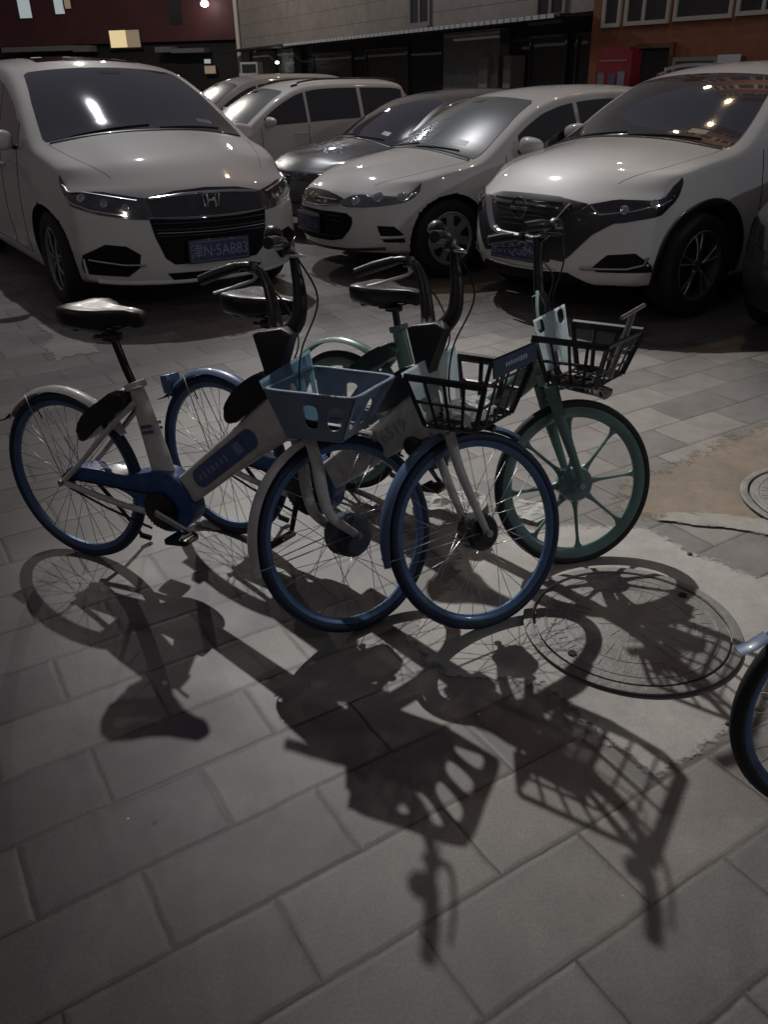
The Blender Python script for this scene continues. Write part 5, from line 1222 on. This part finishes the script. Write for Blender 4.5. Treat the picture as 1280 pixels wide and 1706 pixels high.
# centre building: beige upper storey, long awning, dark shop fronts
fc = Facade(P2(404, 37), P2(1001, 17.8))
bc = empty('building', 'beige plastered building with a long awning over its dark ground floor', 'building', (fc.A.x, fc.A.y, 0))
bc_inv = Matrix.Translation(-V((fc.A.x, fc.A.y, 0)))
def adopt(parent):
    """keep the children, built in world coordinates, where they are"""
    inv = Matrix.Translation(-parent.location)
    for ch in parent.children: ch.matrix_parent_inverse = inv
H_AW = 2.62
fc.part('upper_wall', plaster, bc, (0, fc.L, H_AW + 0.05, 11, -0.6, 0))
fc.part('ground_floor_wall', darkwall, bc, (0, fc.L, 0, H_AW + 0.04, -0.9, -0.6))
tiles = []
for k in range(16): z = 3.0 + k * 0.45; tiles.append((0.0, fc.L, z, z + 0.012, 0.0, 0.004))
fc.part('tile_course', mat('tile_joint', (0.13, 0.12, 0.11), 0.8), bc, *tiles)
sA, _ = fc.hit(408, 90); sB, _ = fc.hit(986, 48)
aw = fc.part('awning', mat('dark_corrugated_awning', (0.02, 0.022, 0.025), 0.6), bc, (0.3, fc.L - 0.2, H_AW - 0.05, H_AW, 0.0, 0.9))
ft = []
n_ = 60; s0_ = fc.L * 0.33
for k in range(n_): q = s0_ + (fc.L - 0.3 - s0_) * k / n_; ft.append((q, q + (fc.L - 0.3 - s0_) / n_ * 0.8, H_AW - 0.07, H_AW + 0.0, 0.905, 0.93))
fc.part('corrugated_edge', mat('pale_sheet_edge', (0.60, 0.64, 0.70), 0.35, 0.3), aw, *ft)
for (xa, xb, ya, yb) in ((684, 719, -40, 46), (894, 944, -40, 34)):
    s0, z0 = fc.hit(xa, yb); s1, _ = fc.hit(xb, yb); fc.window(bc, s0, s1, z0, z0 + 1.7, greyfr, nightglass, (0.5,), 0.09)
for (xa, xb, m_) in ((412, 438, greycon), (452, 478, greycon), (722, 812, greycon), (786, 800, plaster), (826, 838, plaster)):
    s0, _ = fc.hit(xa, 130); s1, _ = fc.hit(xb, 130); z_ = H_AW - 0.06
    fc.part('pillar', m_, bc, (s0, s1, 0, z_ if m_ is greycon else 2.0, -0.59, -0.30 if m_ is greycon else -0.2))
for (xa, xb) in ((500, 560), (585, 650), (850, 905), (925, 985)):
    s0, _ = fc.hit(xa, 130); s1, _ = fc.hit(xb, 130); d_ = fc.part('shop_door', mat('dim_shutter', (0.035, 0.03, 0.028), 0.5), bc, (s0, s1, 0, 2.3, -0.598, -0.56))
    fc.part('door_frame', mat('dim_frame', (0.05, 0.05, 0.05), 0.5), d_, (s0 - 0.06, s0, 0, 2.36, -0.598, -0.52), (s1, s1 + 0.06, 0, 2.36, -0.598, -0.52), (s0, s1, 2.3, 2.36, -0.598, -0.52))
bm = bmesh.new(); tube(bm, [fc.A + fc.n * 0.10 + fc.u * 0.05 + V((0, 0, 0)), fc.A + fc.n * 0.10 + fc.u * 0.05 + V((0, 0, 11))], 0.085, 12); build('drainpipe', bm, mat('white_pipe', (0.5, 0.49, 0.46), 0.5), bc)
adopt(bc)
# left building: dark maroon, a few lit windows
fl = Facade(P2(-260, 47), P2(413, 42))
bl = empty('building', 'dark maroon brick building with one yellow lit window, behind the minivan', 'building', (fl.A.x, fl.A.y, 0))
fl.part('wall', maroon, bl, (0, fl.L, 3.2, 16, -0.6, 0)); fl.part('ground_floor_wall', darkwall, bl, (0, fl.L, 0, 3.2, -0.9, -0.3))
s0, z0 = fl.hit(186, 82); s1, z1 = fl.hit(209, 48); s2, _ = fl.hit(233, 48)
wq = fl.window(bl, s0 - 0.06, s2, z0, z1, mat('dark_frame', (0.03, 0.03, 0.03), 0.6), warmdim, (), 0.05, False); fl.part('bright_pane', warmglow, wq, (s0, s1 - 0.03, z0 + 0.06, z1 - 0.05, 0.021, 0.03))
for (xa, xb, ya, yb, m_) in ((33, 50, 0, 32, coolglow), (92, 106, 0, 25, coolglow), (107, 118, 0, 16, warmdim), (284, 300, 0, 40, nightglass), (340, 352, 97, 107, coolglow), (341, 360, 108, 124, warmdim)):
    s0, z0 = fl.hit(xa, yb); s1, z1 = fl.hit(xb, ya); fl.window(bl, s0, s1, z0, z1 if ya else z1 + 0.8, mat('dark_frame', (0.03, 0.03, 0.03), 0.6), m_, (), 0.03, False)
for (xa, xb, ya, yb) in ((18, 133, 76, 88), (135, 160, 76, 87), (270, 295, 78, 88), (296, 350, 80, 89)):
    s0, z0 = fl.hit(xa, yb); s1, z1 = fl.hit(xb, ya); fl.part('canopy', mat('dim_grey_canopy', (0.16, 0.155, 0.15), 0.6), bl, (s0, s1, z0, z1, 0.0, 0.7))
adopt(bl)
def wall_lamp(label, p, r_, parent_f):
    root = empty('wall_lamp', label, 'lamp', p)
    bm = bmesh.new(); bmesh.ops.create_uvsphere(bm, u_segments=16, v_segments=10, radius=r_); 
    for v in bm.verts: v.co.z *= 0.7
    build('bulb', bm, lampglow, root)
    bm = bmesh.new(); tube(bm, [(0, 0.5, 0.05), (0, 0.15, r_ * 1.3), (0, 0, r_ * 1.0)], 0.03, 8, smoothn=3); tube(bm, [(0, 0, r_ * 0.6), (0, 0, r_ * 1.1)], [r_ * 1.1, r_ * 0.4], 14); build('bracket', bm, M['trim'], root)
s0, z0 = fl.hit(350, 8); p = fl.A + fl.u * s0 + fl.n * 0.6 + V((0, 0, z0)); wall_lamp('bright white lamp high on the dark maroon building', p, 0.17, fl)
s0, z0 = fc.hit(464, 104); p = fc.A + fc.u * s0 + fc.n * 0.05 + V((0, 0, z0)); wall_lamp('small bright bulb under the left end of the long awning', p, 0.06, fc)
# right building: orange brown, tall, white framed windows
fr_ = Facade(P2(1003, 17.6), P2(1640, 12.6))
br = empty('building', 'orange-brown brick building with white-framed windows, at the upper right', 'building', (fr_.A.x, fr_.A.y, 0))
fr_.part('wall', orange, br, (0, fr_.L, 0, 19, -0.6, 0))
fr_.part('side_wall', orange, br, (-0.3, -0.001, 0, 19, -6.0, 0.0))
for (xa, xb, mull) in ((1003, 1037, ()), (1040, 1118, (0.43,)), (1122, 1222, ()), (1226, 1400, (0.28, 0.6))):
    s0, z0 = fr_.hit(xa, 47 - (xa - 1003) * 0.088); s1, _ = fr_.hit(xb, 40); 
    for fl_ in range(1 if xa > 1300 else 5): fr_.window(br, s0 + 0.02, s1 - 0.02, z0 + fl_ * 3.2, z0 + 1.5 + fl_ * 3.2, whitefr, nightglass, mull, 0.065, False)
s0, _ = fr_.hit(1066, 110); s1, z1 = fr_.hit(1120, 79); dd_ = fr_.part('doorway', darkwall, br, (s0, s1, 0, z1, -0.3, 0.012)); fr_.part('door_frame', mat('brown_frame', (0.10, 0.05, 0.03), 0.6), dd_, (s0 - 0.08, s0, 0, z1 + 0.08, 0, 0.06), (s1, s1 + 0.08, 0, z1 + 0.08, 0, 0.06), (s0, s1, z1, z1 + 0.08, 0, 0.06))
adopt(br)
# red notice cabinet
redm = mat('red_paint', (0.30, 0.020, 0.036), 0.45, 0, 0.2, 0.2, 2)
p2 = P2(1022, 15.6); fk = Facade(P2(994, 15.8), P2(1052, 15.2))
kb = empty('notice_board', 'red notice board with three pale posters beside the brick building', 'notice board', (fk.A.x, fk.A.y, 0))
_, zt = fk.hit(1022, 86); 
fk.part('cabinet', redm, kb, (0, fk.L, 0.3, zt, -0.25, 0)); fk.part('leg', redm, kb, (0.03, 0.09, 0, 0.3, -0.2, -0.1)); fk.part('leg', redm, kb, (fk.L - 0.09, fk.L - 0.03, 0, 0.3, -0.2, -0.1))
for (xa, xb, ya, yb, mm) in ((1000, 1046, 99, 103, mat('faded_white_print', (0.38, 0.22, 0.22), 0.6)),): 
    s0, z0 = fk.hit(xa, yb); s1, z1 = fk.hit(xb, ya); fk.part('title_strip', mm, kb, (s0, s1, z0, z1, 0, 0.006))
for (xa, xb, ya, yb, col) in ((995, 1008, 121, 146, (0.26, 0.24, 0.26)), (1013, 1026, 123, 146, (0.12, 0.13, 0.22)), (1028, 1042, 119, 145, (0.30, 0.31, 0.40))):
    s0, z0 = fk.hit(xa, yb); s1, z1 = fk.hit(xb, ya); fk.part('poster', mat('poster_%d' % xa, col, 0.6, var=0.35, scale=9), kb, (s0, s1, z0 - 0.2, z1, 0, 0.006))
fk.part('arched_top', redm, kb, (fk.L * 0.1, fk.L * 0.9, zt, zt + 0.06, -0.22, -0.02))
adopt(kb)
# pale box cabinet with a bright end
fx_ = Facade(P2(1121, 13.8), P2(1232, 13.3)); s0, z0 = fx_.hit(1121, 118); s1, z1 = fx_.hit(1232, 93)
cb_ = empty('storage_cabinet', 'grey-framed cabinet with a white end panel behind the crossover\'s roof', 'cabinet', (fx_.A.x, fx_.A.y, 0))
fx_.part('body', mat('grey_cabinet', (0.10, 0.10, 0.095), 0.5), cb_, (0, fx_.L, 0.0, z1, -0.5, 0)); sm_, _ = fx_.hit(1196, 105)
fx_.part('frame', mat('pale_cabinet_frame', (0.28, 0.27, 0.25), 0.5), cb_, (0, sm_, z1 - 0.05, z1 + 0.003, 0.002, 0.03), (0, 0.05, 0.8, z1 - 0.05, 0.002, 0.03), (sm_ - 0.05, sm_, 0.8, z1 - 0.05, 0.002, 0.03))
fx_.part('end_panel', mat('white_cabinet_panel', (0.75, 0.78, 0.76), 0.4, emit=(0.85, 1, 0.97), est=0.0), cb_, (sm_ + 0.002, fx_.L + 0.01, z1 - 0.42, z1 + 0.02, 0.002, 0.04))
adopt(cb_)
# air conditioner by the drainpipe
fa = Facade(P2(394, 30.5), P2(430, 30.2)); s0, z0 = fa.hit(402, 130); s1, z1 = fa.hit(428, 103)
ac = empty('air_conditioner', 'pale box-shaped outdoor unit below the left end of the awning', 'air conditioner', (fa.A.x, fa.A.y, 0))
fa.part('housing', mat('pale_housing', (0.42, 0.42, 0.40), 0.5), ac, (s0, s1, 0.9, z1, -0.35, 0)); fa.part('fan_grille', darkwall, ac, (s0 + 0.06, s1 - 0.06, z1 - 0.30, z1 - 0.06, 0.001, 0.012)); fa.part('stand', M['trim'], ac, (s0 + 0.05, s0 + 0.1, 0, 0.9, -0.3, -0.02), (s1 - 0.1, s1 - 0.05, 0, 0.9, -0.3, -0.02))
adopt(ac)
lamp('awning_fill_light', 'POINT', fc.A + fc.u * (fc.L * 0.80) + fc.n * 4.5 + V((0, 0, 5.2)), (0, 0, 0), 60, (0.80, 0.88, 1.0), 0.1)  # added fill with no fixture, brightens the awning edge and wall
lamp('brick_upper_fill_light', 'POINT', fr_.A + fr_.u * 2.5 + fr_.n * 2.6 + V((0, 0, 13.0)), (0, 0, 0), 420, (1.0, 0.72, 0.40), 0.15)  # unseen source added so the upper wall shows in the crossover's windscreen
lamp('brick_wall_fill_light', 'POINT', fr_.A + fr_.u * 3.5 + fr_.n * 4.0 + V((0, 0, 6.5)), (0, 0, 0), 40, (1.0, 0.82, 0.62), 0.1)  # added warm fill for the lower brick wall, no fixture built
lamp('plaster_wall_fill_light', 'POINT', fc.A + fc.u * (fc.L * 0.30) + fc.n * 7.0 + V((0, 0, 8.5)), (0, 0, 0), 1500, (1.0, 0.93, 0.85), 0.1).data.specular_factor = 0.2  # unseen fill added to lift the beige plaster
lamp('maroon_wall_fill_light', 'POINT', fl.A + fl.u * (fl.L * 0.85) + fl.n * 6.0 + V((0, 0, 8.0)), (0, 0, 0), 60, (1.0, 0.8, 0.75), 0.1).data.specular_factor = 0.2  # weak sourceless fill added for the maroon facade
